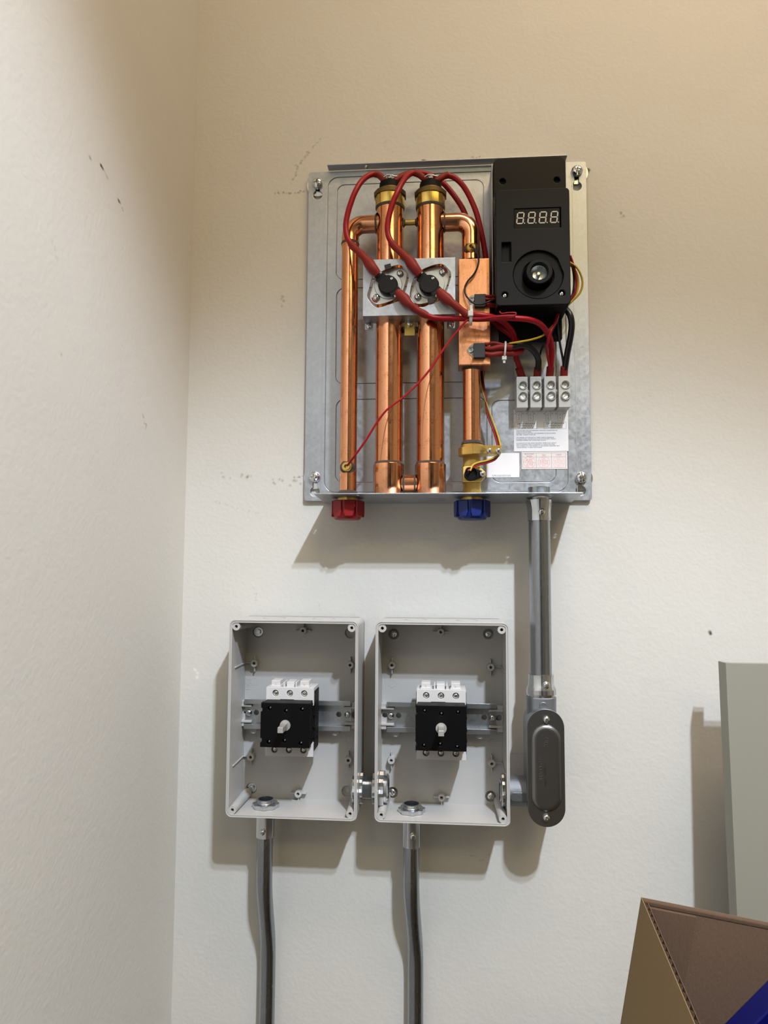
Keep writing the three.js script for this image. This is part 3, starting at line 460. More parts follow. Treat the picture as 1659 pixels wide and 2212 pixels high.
{ // wiring
  const rc = 0.0034, wire = (n, pts, r, m, label) => part(n, [sweep(wp(pts), r, 0, r < 0.002 ? 8 : 14)], m, HT, label);
  const lump = (t) => 0.0042 + 0.0022 * Math.exp(-(((t - 0.25) / 0.18) ** 2)) + 0.0003 * Math.sin(t * 23);
  const sleeve = (pts, r = 0.0040) => wire('heat_shrink_sleeve', pts, r, M.sleeve, 'dark red heat-shrink sleeve');
  const red = (pts) => wire('power_cable', pts, rc, M.redWire, 'thick red cable');
  sleeve([[816, 592, .0785], [806, 580, .081], [795, 566, .079], [780, 549, .076], [765, 535, .073], [757, 526, .072]], lump);
  red([[759, 529, .072], [750, 512, .070], [747, 488, .068], [751, 462, .068], [758, 438, .068], [767, 415, .067], [780, 393, .062], [795, 380, .055], [806, 376, .052], [812, 375, .051]]);
  sleeve([[808, 375, .0515], [818, 378, .050], [826, 385, .049], [834, 395, .047]]);
  sleeve([[906, 592, .0785], [896, 579, .081], [884, 563, .080], [868, 547, .077], [855, 535, .075], [847, 526, .074]], lump);
  red([[849, 529, .074], [840, 512, .073], [837, 492, .073], [840, 468, .073], [848, 440, .073], [857, 418, .072], [868, 396, .066], [880, 380, .058], [890, 374, .054], [898, 373, .052]]);
  sleeve([[894, 373, .0525], [905, 377, .051], [914, 384, .050], [922, 394, .047]]);
  sleeve([[852, 392, .046], [860, 386, .044], [868, 381, .042], [878, 377, .040], [886, 375, .038]]);
  red([[883, 375, .039], [900, 373, .034], [918, 375, .030], [935, 381, .027], [952, 391, .025], [970, 409, .024], [985, 428, .023], [1000, 452, .022], [1012, 485, .021], [1020, 530, .02], [1028, 600, .018], [1040, 690, .016]]);
  sleeve([[941, 392, .046], [950, 386, .045], [958, 381, .043], [968, 378, .042]]);
  red([[964, 378, .042], [980, 383, .040], [995, 395, .038], [1008, 413, .035], [1020, 437, .032], [1030, 463, .030], [1038, 495, .028], [1045, 530, .026], [1051, 575, .024], [1055, 640, .022], [1062, 685, .024], [1078, 705, .029], [1098, 720, .034], [1117, 737, .038], [1127, 750, .044], [1125, 759, .05], [1106, 764, .055]]);
  sleeve([[859, 631, .0785], [872, 644, .081], [882, 655, .0805], [896, 666, .078], [910, 675, .076], [923, 682, .074]], lump);
  red([[918, 680, .0745], [935, 686, .072], [955, 688, .071], [985, 688, .071], [1008, 688, .072], [1030, 689, .073], [1060, 688, .076], [1090, 687, .08], [1120, 688, .08], [1145, 691, .076], [1165, 699, .068], [1180, 715, .058], [1189, 735, .048], [1192, 760, .038], [1190, 785, .03], [1188, 806, .022]]);
  sleeve([[948, 629, .0785], [962, 643, .081], [975, 653, .0805], [990, 665, .079], [1003, 675, .077], [1014, 682, .0765]], lump);
  red([[1009, 678, .077], [1030, 680, .080], [1055, 683, .078], [1078, 690, .068], [1095, 702, .06], [1107, 718, .052], [1112, 738, .044], [1113, 758, .040], [1116, 775, .034], [1122, 792, .026], [1127, 805, .022]]);
  for (const p of [[[1121, 795, .025], [1128, 816, .018]], [[1162, 794, .025], [1160, 816, .018]], [[1189, 793, .026], [1187, 816, .018]], [[1219, 791, .025], [1218, 815, .018]]]) sleeve([p[0], [(p[0][0] + p[1][0]) / 2, (p[0][1] + p[1][1]) / 2, (p[0][2] + p[1][2]) / 2], p[1]], 0.0046);
  // triac legs
  sleeve([[1047, 743, .063], [1055, 743, .064], [1063, 740.5, .066], [1076, 742, .066], [1090, 745, .066], [1104, 743, .064]], 0.0019); sleeve([[1047, 752, .063], [1062, 753, .065], [1078, 750, .065], [1105, 750, .062]], (t) => 0.002 + 0.0019 * Math.min(1, t * 1.6)); sleeve([[1047, 764, .063], [1062, 766, .064], [1080, 764, .062], [1107, 763, .056]], (t) => 0.0022 + 0.0016 * Math.min(1, t * 1.6));
  sleeve([[1048, 639, .063], [1060, 640, .062], [1072, 638, .06]], 0.0018); sleeve([[1048, 646, .063], [1060, 647, .062], [1072, 646, .06]], 0.0018); sleeve([[1048, 655, .063], [1060, 659, .062], [1074, 661, .058]], 0.0024);
  const blk = (pts) => wire('power_cable', pts, 0.0037, M.blackWire, 'thick black cable');
  blk([[1102, 750, .062], [1125, 746, .058], [1143, 750, .052], [1156, 762, .044], [1163, 778, .034], [1162, 800, .024]]);
  blk([[1219, 664, .045], [1231, 680, .05], [1235, 700, .048], [1232, 730, .042], [1226, 760, .034], [1220, 798, .024]]);
  const thin = (m, pts, label, r = 0.0012) => wire('signal_wire', pts, r, m, label);
  thin(M.yellowWire, [[1100, 742, .066], [1125, 738, .066], [1150, 733, .062], [1172, 725, .056], [1190, 708, .05], [1203, 690, .045], [1210, 668, .04]], 'thin yellow wire');
  thin(M.redWire, [[1209, 668, .05], [1200, 695, .058], [1190, 715, .066], [1184, 735, .062], [1181, 755, .05], [1184, 775, .04], [1188, 798, .028]], 'thin red wire', 0.0016);
  thin(M.blackWire, [[1205, 690, .04], [1190, 720, .042], [1175, 745, .042], [1168, 760, .036], [1164, 790, .028]], 'thin black wire');
  thin(M.blackWire, [[1203, 690, .03], [1206, 720, .03], [1211, 750, .028], [1216, 778, .026], [1218, 798, .024]], 'thin black wire', 0.0014);
  thin(M.redWire, [[1232, 552, .05], [1241, 580, .048], [1245, 610, .046], [1242, 632, .046], [1230, 650, .045]], 'thin red wire', 0.0013);
  thin(M.blackWire, [[1231, 560, .045], [1238, 585, .042], [1240, 610, .042], [1237, 635, .042], [1229, 650, .042]], 'thin black wire', 0.0013);
  thin(M.yellowWire, [[1230, 566, .05], [1246, 578, .05], [1258, 605, .048], [1254, 630, .046], [1228, 658, .044]], 'thin yellow wire', 0.0013); thin(M.yellowWire, [[1230, 570, .046], [1243, 585, .046], [1249, 608, .045], [1245, 632, .044], [1228, 652, .042]], 'thin yellow wire', 0.0013);
  [[M.redWire, 'thin red wire'], [M.blackWire, 'thin black wire'], [M.yellowWire, 'thin yellow wire']].forEach(([m, l], i) => {
    const o = (i - 1) * 3.2; thin(m, [[1037 - o * 0.6, 780, .022], [1041 - o, 825, .026], [1048 - o * 0.3, 860, .028], [1056 + o, 895, .03], [1067 + o, 925, .034], [1075 + o, 950, .043], [1079 + o, 968, .050]], l, 0.0011);
    const q = (i - 1) * 2.6; thin(m, [[1077, 984, .050], [1068, 991 - q, .055], [1050, 998 - q, .062], [1034, 1001.5 - q, .067], [1022, 1007 - q, .071], [1013 + q, 1017, .073]], l, 0.0011);
  });
  for (const o of [0, 2]) thin(M.redWire, [[749 + o, 1006, .060], [765 + o, 985, .07], [790 + o, 950, .075], [815 + o, 910, .078], [835 + o, 885, .08], [870 + o, 858, .08], [905 + o, 825, .08], [930 + o, 795, .08], [950 + o, 765, .08], [975 + o, 730, .08], [1000 + o, 700, .081], [1012, 689 + o, .082], [1040, 687 + o, .083], [1070, 683 + o, .086], [1095, 681 + o, .087], [1113, 680 + o, .087], [1115, 676.5, .087], [1100, 675.5, .087], [1083, 677, .087], [1079, 673, .086]], 'thin red probe wire', 0.0008);
  thin(M.blackWire, [[1018.5, 534, .058], [1022, 534, .067], [1030, 545, .067], [1034, 562, .066], [1031, 578, .066], [1023, 593, .065], [1010, 608, .0645], [1004, 622, .0645], [1006, 636, .065], [1014, 647, .067], [1026, 656, .068], [1042, 657, .069], [1055, 652, .069], [1072, 648, .066]], 'thin black probe wire', 0.0011);
  // cable ties
  const t1 = W(1016, 683, 0.079), ring = (c, ry, rz, dx) => sweep(Array.from({ length: 12 }, (_, k) => V(c.x + dx * Math.cos(k / 12 * 6.2832), c.y + ry * Math.cos(k / 12 * 6.2832), c.z + rz * Math.sin(k / 12 * 6.2832))), 0.0012, 48, 8, true);
  part('cable_tie', [ring(t1.clone().add(V(0, 0, -0.003)), 0.0088, 0.0075, 0.0006), ring(t1.clone().add(V(0.0015, 0, -0.003)), 0.0088, 0.0075, 0.0006), box(t1.x, t1.y + 0.001, t1.z + 0.0055, 0.006, 0.0065, 0.004, 0.0008), box(t1.x + 0.001, t1.y + 0.009, t1.z + 0.001, 0.0032, 0.007, 0.0014, 0.0004)], M.nylon, HT, 'white nylon cable tie');
  const t2 = W(1091, 754, 0.064); part('cable_tie', [ring(t2.clone().add(V(0, 0, -0.002)), 0.0088, 0.006, 0.0007), box(t2.x - 0.001, t2.y - 0.0105, t2.z - 0.001, 0.0055, 0.0048, 0.004, 0.0008), box(t2.x - 0.001, t2.y - 0.0145, t2.z - 0.001, 0.0028, 0.004, 0.0014, 0.0004)], M.nylon, HT, 'white nylon cable tie');
}
{ // terminal block
  const ZB = 0.030, y0 = W(1170, 880, ZB).y, y1 = W(1170, 813, ZB).y, cols = [[1116, 1140], [1145.5, 1170], [1176, 1201], [1207, 1232]];
  const tb = part('terminal_block', [box2(W(1118, 846, 0.02).x, W(1230, 846, 0.02).x, y0 + 0.004, y1 - 0.004, 0.007, 0.019, 0.0006)], M.terminalWhite, HT, 'white plastic terminal block');
  cols.forEach(([a, b], i) => {
    const xa = W(a, 846, ZB).x, xb = W(b, 846, ZB).x, xm = (xa + xb) / 2 + 0.0012, sh = rr(xa, y0, xb, y1, 0.0005), ws = [831, 855].map((py) => W(1170, py, ZB).y);
    for (const y of ws) sh.holes.push(hole(xm, y, 0.0044));
    const t = part('terminal', [box2(xa, xb, y0, y1, 0.007, ZB - 0.0085, 0.0004), ext(sh, ZB - 0.0088, ZB, 0.0003, 16), ...ws.map((y, j) => lathe([[0.0056, -0.003], [0.0055, 0.001 + j * 0.001], [0.005, 0.0015 + j * 0.001], [0.0044, 0.001], [0.0042, -0.008]], V(xm, y - 0.0004, ZB), Z, 32))], M.terminalWhite, tb);
    if (i === 1) { const e = text('91364', 0.0028, 0.0003); e.translate((xa + xb) / 2, y1 - 0.003, ZB); part('moulded_text', e, M.terminalWhite, t); }
    ws.forEach((y, j) => part('clamp_screw', [screw(V(xm, y, ZB - (j ? 0.003 : 0.0055)), 0.0038, Z, [2.4, 0.6, 0.3, 0.6][i] + (j ? 0 : 0.3), 'flat')], M.brightScrew, t));
  });
  for (const px of [1143, 1204]) part('block_screw', [screw(W(px, 846.5, 0.021), 0.0036, Z, 0.6)], M.screw, tb);
  const h = W(1173.6, 846, 0.021); part('screw_post', [lathe([[0.0042, -0.004], [0.0042, 0.001], [0.003, 0.001], [0.003, -0.004], [0, -0.004]], h, Z, 24)], M.terminalWhite, tb);
}
{ // printed labels
  const sticker = (name, x0, y0, x1, y1, z, pw, draw, label) => { const a = W(x0, y0, z), b = W(x1, y1, z), w = b.x - a.x, h = a.y - b.y, tex = canvasTex(pw, Math.round(pw * h / w), draw); const g = new THREE.BoxGeometry(w, h, 0.00025); g.translate((a.x + b.x) / 2, (a.y + b.y) / 2, z); return part(name, g, std({ color: 0xffffff, map: tex, roughness: 0.5 }), HT, label); };
  const fit = (k, s, x, y, w, px, font = 'bold ', fam = 'sans-serif', al = 'left') => { k.font = `${font}${px}px ${fam}`; k.textAlign = al; k.fillText(s, x, y, w); };
  sticker('wiring_label', 1109.5, 885, 1228, 974.5, 0.0066, 1190, (k, w, h) => {
    k.fillStyle = '#e4e5ea'; k.fillRect(0, 0, w, h); k.strokeStyle = k.fillStyle = '#24242a'; k.lineWidth = 4;
    const S = w / 1190;
    for (const [x, n] of [[115, '2'], [375, '1'], [757, '2'], [1020, '1']]) { k.beginPath(); const y = 22; k.moveTo(x, y); k.lineTo(x + 102, y + 80); k.lineTo(x + 52, y + 80); k.lineTo(x + 52, y + 240); k.lineTo(x - 52, y + 240); k.lineTo(x - 52, y + 80); k.lineTo(x - 102, y + 80); k.closePath(); k.stroke(); fit(k, 'L', x, y + 120, 90, 66, '', 'sans-serif', 'center'); fit(k, n, x, y + 206, 90, 70, '', 'sans-serif', 'center'); }
    for (const [x, c] of [[22, 'B'], [662, 'A']]) { k.strokeRect(x, 290, 486, 150); ['CIRCUIT BREAKER ' + c, 'DISYUNTOR ' + c, 'DISJONCTEUR ' + c].forEach((s, i) => fit(k, s, x + 243, 336 + i * 46, 430, 42, 'italic bold ', 'sans-serif', 'center')); }
    const L = ['THIS APPLIANCE MUST BE GROUNDED. FOR SUPPLY CONNECTION USE', '8 AWG OR HIGHER WIRES.', 'SUITABLE FOR AT LEAST 75°C (155F) MAXIMUM VOLTAGE ALLOWED:', '240 V MIN. TORQUE 16 INCH-LBS', '', "CET APPAREIL DOIT ÊTRE MIS À LA TERRE. POUR LA CONNEXION", "D'ALIMENTATION, UTILISER DU FIL 8 CGS OU PLUS GROS. TENSION", 'MAXIMALE PERMISE: 240 V COUPLE MIN. 16 PO-LB', '', 'ESTE DISPOSITIVO DEBE TENER CONEXIÓN A TIERRA USAR CABLES 8', 'AWG O SUPERIORES PARA LA CONEXIÓN A LA FUENTE APTO PARA', 'POR LO MENOS 75°C COMO MÍNIMO VOLTAJE MÁXIMO PERMITIDO: 240 V', 'TORQUE MÍNIMO: 16 LIBRAS POR PULGADA'];
    const W0 = [1010, 380, 990, 480, 0, 920, 980, 750, 0, 980, 960, 970, 630]; L.forEach((s, i) => s && fit(k, s, 52, 486 + i * 31.5, W0[i], 27, 'italic bold '));
  }, 'white printed wiring label with four arrows');
  sticker('inspection_label', 1126.5, 976, 1226, 1013, 0.0066, 1000, (k, w, h) => {
    k.fillStyle = '#dcd6d6'; k.fillRect(0, 0, w, h); k.strokeStyle = k.fillStyle = '#4a4448'; k.lineWidth = 4; k.strokeRect(24, 30, w - 60, h - 60);
    for (const x of [320, 655]) { k.beginPath(); k.moveTo(x, 30); k.lineTo(x, h - 30); k.stroke(); } k.beginPath(); k.moveTo(24, 118); k.lineTo(w - 36, 118); k.stroke();
    fit(k, 'RESISTANCE', 172, 68, 270, 40, '', 'sans-serif', 'center'); fit(k, 'HI-POT', 172, 110, 170, 38, '', 'sans-serif', 'center'); fit(k, 'TEST', 488, 92, 110, 42, '', 'sans-serif', 'center'); fit(k, 'CHECK', 810, 86, 160, 42, '', 'sans-serif', 'center');
    for (const [x, n, r, al] of [[172, '02', 0.5, 0.75], [488, '11', 0, 0.6], [810, '03', 0, 0.32]]) { k.save(); k.translate(x, 235); k.rotate(r); k.globalAlpha = al; k.strokeStyle = k.fillStyle = '#c8606c'; k.lineWidth = 5; k.beginPath(); k.arc(0, 0, 128, 0, 7); k.stroke(); for (const y of [-38, 44]) { const d = Math.sqrt(128 * 128 - y * y); k.beginPath(); k.moveTo(-d, y); k.lineTo(d, y); k.stroke(); } fit(k, 'QC', 0, -54, 120, 74, '', 'sans-serif', 'center'); fit(k, 'PASS', 0, 30, 220, 84, '', 'sans-serif', 'center'); fit(k, n, 0, 110, 100, 66, '', 'sans-serif', 'center'); k.restore(); }
  }, 'inspection label with three pink stamps');
  sticker('serial_label', 1050.5, 979, 1122, 1031, 0.0066, 720, (k, w, h) => { k.fillStyle = '#e9eaee'; k.fillRect(0, 0, w, h); k.fillStyle = '#2c2c31'; fit(k, 'S/N:G362403349', 126, h - 18, 470, 54, ''); }, 'white serial number label');
}
// ---------------------------------------------------------------- switch enclosures
const BOX = { w: 0.15076, h: 0.22284, d: 0.066, t: 0.0030, y1: 1.36 - 0.0619 };
BOX.y0 = BOX.y1 - BOX.h;
const BXL = -0.2454, BXR = -0.0750, ZI = 0.0048;
const ZC = 0.037;                                          // height of the conduit axes above the wall
const hubL = W(574, 1744, ZC).x, hubR = W(889, 1752, ZC).x, nipY = W(795, 1702, ZC).y, lbY = W(1120, 1708, ZC).y;

function makeEnclosure(x0, o) {
  const { w, h, d, t, y0, y1 } = BOX, x1 = x0 + w;
  const T = thing('switch_enclosure', o.label, 'electrical box', V(x0 + w / 2, y0, 0), 'plastic switch enclosures');
  // back with wells for the fixing screws
  const back = rr(x0, y0, x1, y1, 0.006); for (const [px, py] of o.wells) back.holes.push(hole(...P2(px, py, 0.003), 0.0066));
  const floor = rr(x0 + 0.004, y0 + 0.004, x1 - 0.004, y1 - 0.004, 0.002); for (const [px, py, k] of o.wells) if (!k) floor.holes.push(hole(...P2(px, py, 0.001), 0.0027));
  const ring = (a, b, z0, z1, bv) => { const s = rr(x0 + a, y0 + a, x1 - a, y1 - a, 0.007 - a * 0.6); s.holes.push(rr(x0 + b, y0 + b, x1 - b, y1 - b, Math.max(0.003, 0.007 - b), THREE.Path)); return ext(s, z0, z1, bv, 8); };
  const body = part('enclosure_body', [ext(back, 0.0012, ZI, 0), ext(floor, 0.0003, 0.0012)], M.grey, T);
  // side walls: bored where conduit fittings pass
  const side = (a) => { const s = poly([[0.0005, y0 + 0.006], [d, y0 + 0.006], [d, y1 - 0.006], [0.0005, y1 - 0.006]]); if (a) s.holes.push(hole(ZC, a, 0.0135)); const g = ext(s, 0, t, 0, 24); g.rotateY(-Math.PI / 2); return g; };
  const flat = (hx) => { const s = poly([[x0 + 0.006, 0.0005], [x1 - 0.006, 0.0005], [x1 - 0.006, d], [x0 + 0.006, d]]); if (hx !== undefined) s.holes.push(hole(hx, ZC, 0.0105)); const g = ext(s, 0, t, 0, 24); g.rotateX(Math.PI / 2); return g; };
  const corner = (cx, cy, a0) => { const s = new THREE.Shape(); s.absarc(cx, cy, 0.006, a0, a0 + Math.PI / 2, false); s.absarc(cx, cy, 0.003, a0 + Math.PI / 2, a0, true); return ext(s, 0.0005, d, 0, 8); };
  const L = side(o.left); L.translate(x0 + t, 0, 0); const Rr = side(o.right); Rr.translate(x1, 0, 0);
  const B = flat(o.hub); B.translate(0, y0 + t, 0); const Tp = flat(); Tp.translate(0, y1, 0);
  part('side_wall', L, M.grey, T); part('side_wall', Rr, M.grey, T); part('bottom_wall', B, M.grey, T); const top = part('top_wall', Tp, M.grey, T);
  part('rounded_corner', corner(x0 + 0.006, y0 + 0.006, Math.PI), M.grey, body); part('rounded_corner', corner(x1 - 0.006, y0 + 0.006, -Math.PI / 2), M.grey, body); part('rounded_corner', corner(x1 - 0.006, y1 - 0.006, 0), M.grey, body); part('rounded_corner', corner(x0 + 0.006, y1 - 0.006, Math.PI / 2), M.grey, body);
  part('sealing_lip', [ring(0.0001, 0.0013, d - 0.0005, d + 0.0008, 0.0003), ring(0.0019, 0.0034, d - 0.0005, d + 0.0004, 0.0002)], M.grey, T);
  for (const k of [0.3, 0.7]) part('knockout_ring', [lathe([[0.0128, 0], [0.0128, 0.0004], [0.0136, 0.0004], [0.0136, 0]], V(x0 + w * k, y1 - 0.00005, ZC - 0.004), Y, 40)], M.grey, top);
  // screw posts in the corners
  for (const [cx, cy] of [[x0 + 0.0078, y0 + 0.0078], [x1 - 0.0078, y0 + 0.0078], [x0 + 0.0078, y1 - 0.0078], [x1 - 0.0078, y1 - 0.0078]]) { part('screw_post', [lathe([[0.0062, 0], [0.0046, d - ZI], [0.0018, d - ZI], [0.0018, d - ZI - 0.012], [0, d - ZI - 0.012]], V(cx, cy, ZI - 0.0004), Z, 28)], M.grey, T); }
  // stand-offs with ribs on the back
  for (const [px, py, kind] of o.bosses) {
    const p = W(px, py, 0.009), g = [lathe([[0.0048, 0], [0.0042, 0.0088], [0.0018, 0.0088], [0.0018, 0.001], [0, 0.001]], V(p.x, p.y, ZI - 0.0003), Z, 24)];
    const rib = (dx, dy, a, b) => g.push(box(p.x + dx * (a + b) / 2, p.y + dy * (a + b) / 2, ZI + 0.0028, dx ? b - a : 0.0014, dy ? b - a : 0.0014, 0.0064, 0.0004));
    if (kind === 'v') { rib(0, 1, 0.0035, 0.0095); rib(0, -1, 0.0035, 0.0105); } else { rib(1, 0, 0.0035, 0.0095); rib(-1, 0, 0.0035, 0.0095); rib(0, kind === 't' ? 1 : -1, 0.0035, 0.0115); }
    if (o.ribs === 'l' && kind === 'v' && px < o.mid) { g.push(box2(x0 + t, p.x - 0.003, p.y - 0.0007, p.y + 0.0007, ZI - 0.0004, ZI + 0.004, 0.0003), box2(x0 + t - 0.0003, x0 + t + 0.0013, p.y - 0.0007, p.y + 0.0007, ZI, 0.052, 0.0004)); }
    if (o.ribs === 'r' && kind === 'v' && px > o.mid) { g.push(box2(p.x + 0.003, x1 - t, p.y - 0.0007, p.y + 0.0007, ZI - 0.0004, ZI + 0.004, 0.0003), box2(x1 - t - 0.0013, x1 - t + 0.0003, p.y - 0.0007, p.y + 0.0007, ZI, 0.052, 0.0004)); }
    part('stand_off', g, M.grey, T);
  }
  o.wells.forEach(([px, py, k]) => { const p = W(px, py, 0.003); const b = part('screw_well', [lathe([[0.0066, 0], [0.0071, 0.0002], [0.0075, 0]], V(p.x, p.y, ZI), Z, 36)], M.grey, T);
    if (k === 'hex') { const g = new THREE.CylinderGeometry(0.0037, 0.0037, 0.0036, 6); g.rotateX(Math.PI / 2); g.translate(p.x, p.y, 0.0045); part('hex_bolt', [g, cyl(V(p.x, p.y, 0.0012), V(p.x, p.y, 0.0026), 0.0056), lathe([[0.0028, 0], [0.0024, 0.0004], [0, 0.0003]], V(p.x, p.y, 0.0062), Z, 20)], M.zinc, b); }
    else if (k === 'pan') part('fixing_screw', [screw(V(p.x, p.y, 0.003), 0.0047, Z, 0.3 + px)], M.screw, b);
  });
  for (const [px, py] of o.marks) { const p = W(px, py, ZI); part('moulding_mark', [lathe([[0.0042, 0], [0.0043, 0.00025], [0.0047, 0.00025], [0.0048, 0]], V(p.x, p.y, ZI - 0.00002), Z, 32)], M.grey, body); }
  for (const [s, px, py, sz] of o.texts) { const g = text(s, sz, 0.0004); g.rotateZ(-Math.PI / 2); const p = W(px, py, ZI); g.translate(p.x, p.y, ZI - 0.0001); part('moulded_text', g, M.grey, body); }
  // DIN rail on two end brackets
  const [ra, rb, ry] = o.rail, zr = 0.0215, xa = W(ra, ry, zr).x, xb = W(rb, ry, zr).x, yc = W((ra + rb) / 2, ry, 0.018).y, zb = zr - 0.0075;
  const web = rr(xa, yc - 0.0128, xb, yc + 0.0128, 0.0004); for (const px of o.holes) web.holes.push(hole(W(px, ry, zb).x, yc + 0.0005, 0.0033));
  const rail = part('din_rail', [ext(web, zb - 0.001, zb, 0), ...[1, -1].flatMap((s) => [box2(xa, xb, yc + s * 0.0120, yc + s * 0.0132, zb - 0.001, zr, 0.0003), box2(xa, xb, yc + s * 0.0124, yc + s * 0.0178, zr - 0.001, zr, 0.0004)])], M.emtFlat, T, 'zinc plated mounting rail');
  for (const s of [-1, 1]) {
    const xe = s < 0 ? xa : xb, p = V(xe + s * 0.0022 - s * 0.0008, yc, 0), bs = new THREE.Shape();
    const xo = s < 0 ? x0 + t : x1 - t; bs.moveTo(xe, yc + 0.0125); bs.lineTo(xo, yc + 0.0125); bs.lineTo(xo, yc - 0.0125); bs.lineTo(xe, yc - 0.0125);
    const nb = rr(xe - s * 0.002, yc - 0.013, xo, yc + 0.013, 0.0005), nx = (xe - s * 0.001 + xo) / 2, nr = Math.min(0.0066, Math.abs(xo - xe) / 2 - 0.0004); nb.holes.push(hole(nx, yc, nr));
    part('rail_bracket', [...[1, -1].flatMap((q) => [box2(xe - s * 0.0085, xo, yc + q * 0.0082, yc + q * 0.0108, zb + 0.0005, zb + 0.0052, 0.0005), box2(xe + s * 0.001, xo, yc + q * 0.0075, yc + q * 0.0155, ZI - 0.0004, zb + 0.004, 0.0006)]), ext(nb, ZI - 0.0004, zb - 0.0012, 0, 20)], M.grey, T);
    part('rail_screw', [screw(V(xe - s * 0.0045, yc + 0.0004, zb + 0.001), 0.0037, Z, 0.5)], M.screw, rail);
    part('rail_post', [lathe([[0.005, 0], [0.0045, 0.012], [0, 0.0125]], V(xe - s * 0.0105 + (s > 0 ? -0.0085 : 0), yc - 0.0195, ZI - 0.0003), Z, 20)], M.grey, T);
  }
  return { yc, zr };
}
M.emtFlat = std({ color: 0xb6babf, metalness: 0.9, roughness: 0.4, map: rep(galvTex, 20), roughnessMap: rep(galvRough, 20) });
const encL = makeEnclosure(BXL, { label: 'open grey plastic switch enclosure nearest the room corner', hub: hubL, right: nipY, ribs: 'l', mid: 650,
  wells: [[557.8, 1365, 'hex'], [757, 1367], [543.8, 1702, 'hex'], [750, 1708]], bosses: [[655.4, 1362, 't'], [550.5, 1432, 'v'], [757, 1436, 'v'], [542.8, 1634, 'v'], [753, 1641, 'v'], [645, 1713, 'b']],
  marks: [[549.6, 1472], [547, 1594], [657, 1384], [755, 1598]], texts: [['60 2361', 535.6, 1467, 0.0055]], rail: [527, 757, 1543.5], holes: [553.7, 732] });
const encR = makeEnclosure(BXR, { label: 'open grey plastic switch enclosure beside the conduit body', hub: hubR, left: nipY, right: lbY, ribs: 'r', mid: 952,
  wells: [[850.7, 1369, 'pan'], [1055, 1369, 'pan'], [848, 1711, 'pan'], [1060, 1719, 'pan']], bosses: [[952, 1365, 't'], [847, 1436, 'v'], [1059.7, 1440.6, 'v'], [845.7, 1641, 'v'], [1062, 1648, 'v'], [953.8, 1721, 'b']],
  marks: [[847, 1476], [1059, 1481], [1063, 1605]], texts: [['PROG', 936.6, 1451, 0.0055], ['PBT', 969.4, 1451, 0.0055]], rail: [835.5, 1072.5, 1550], holes: [861, 1046] });

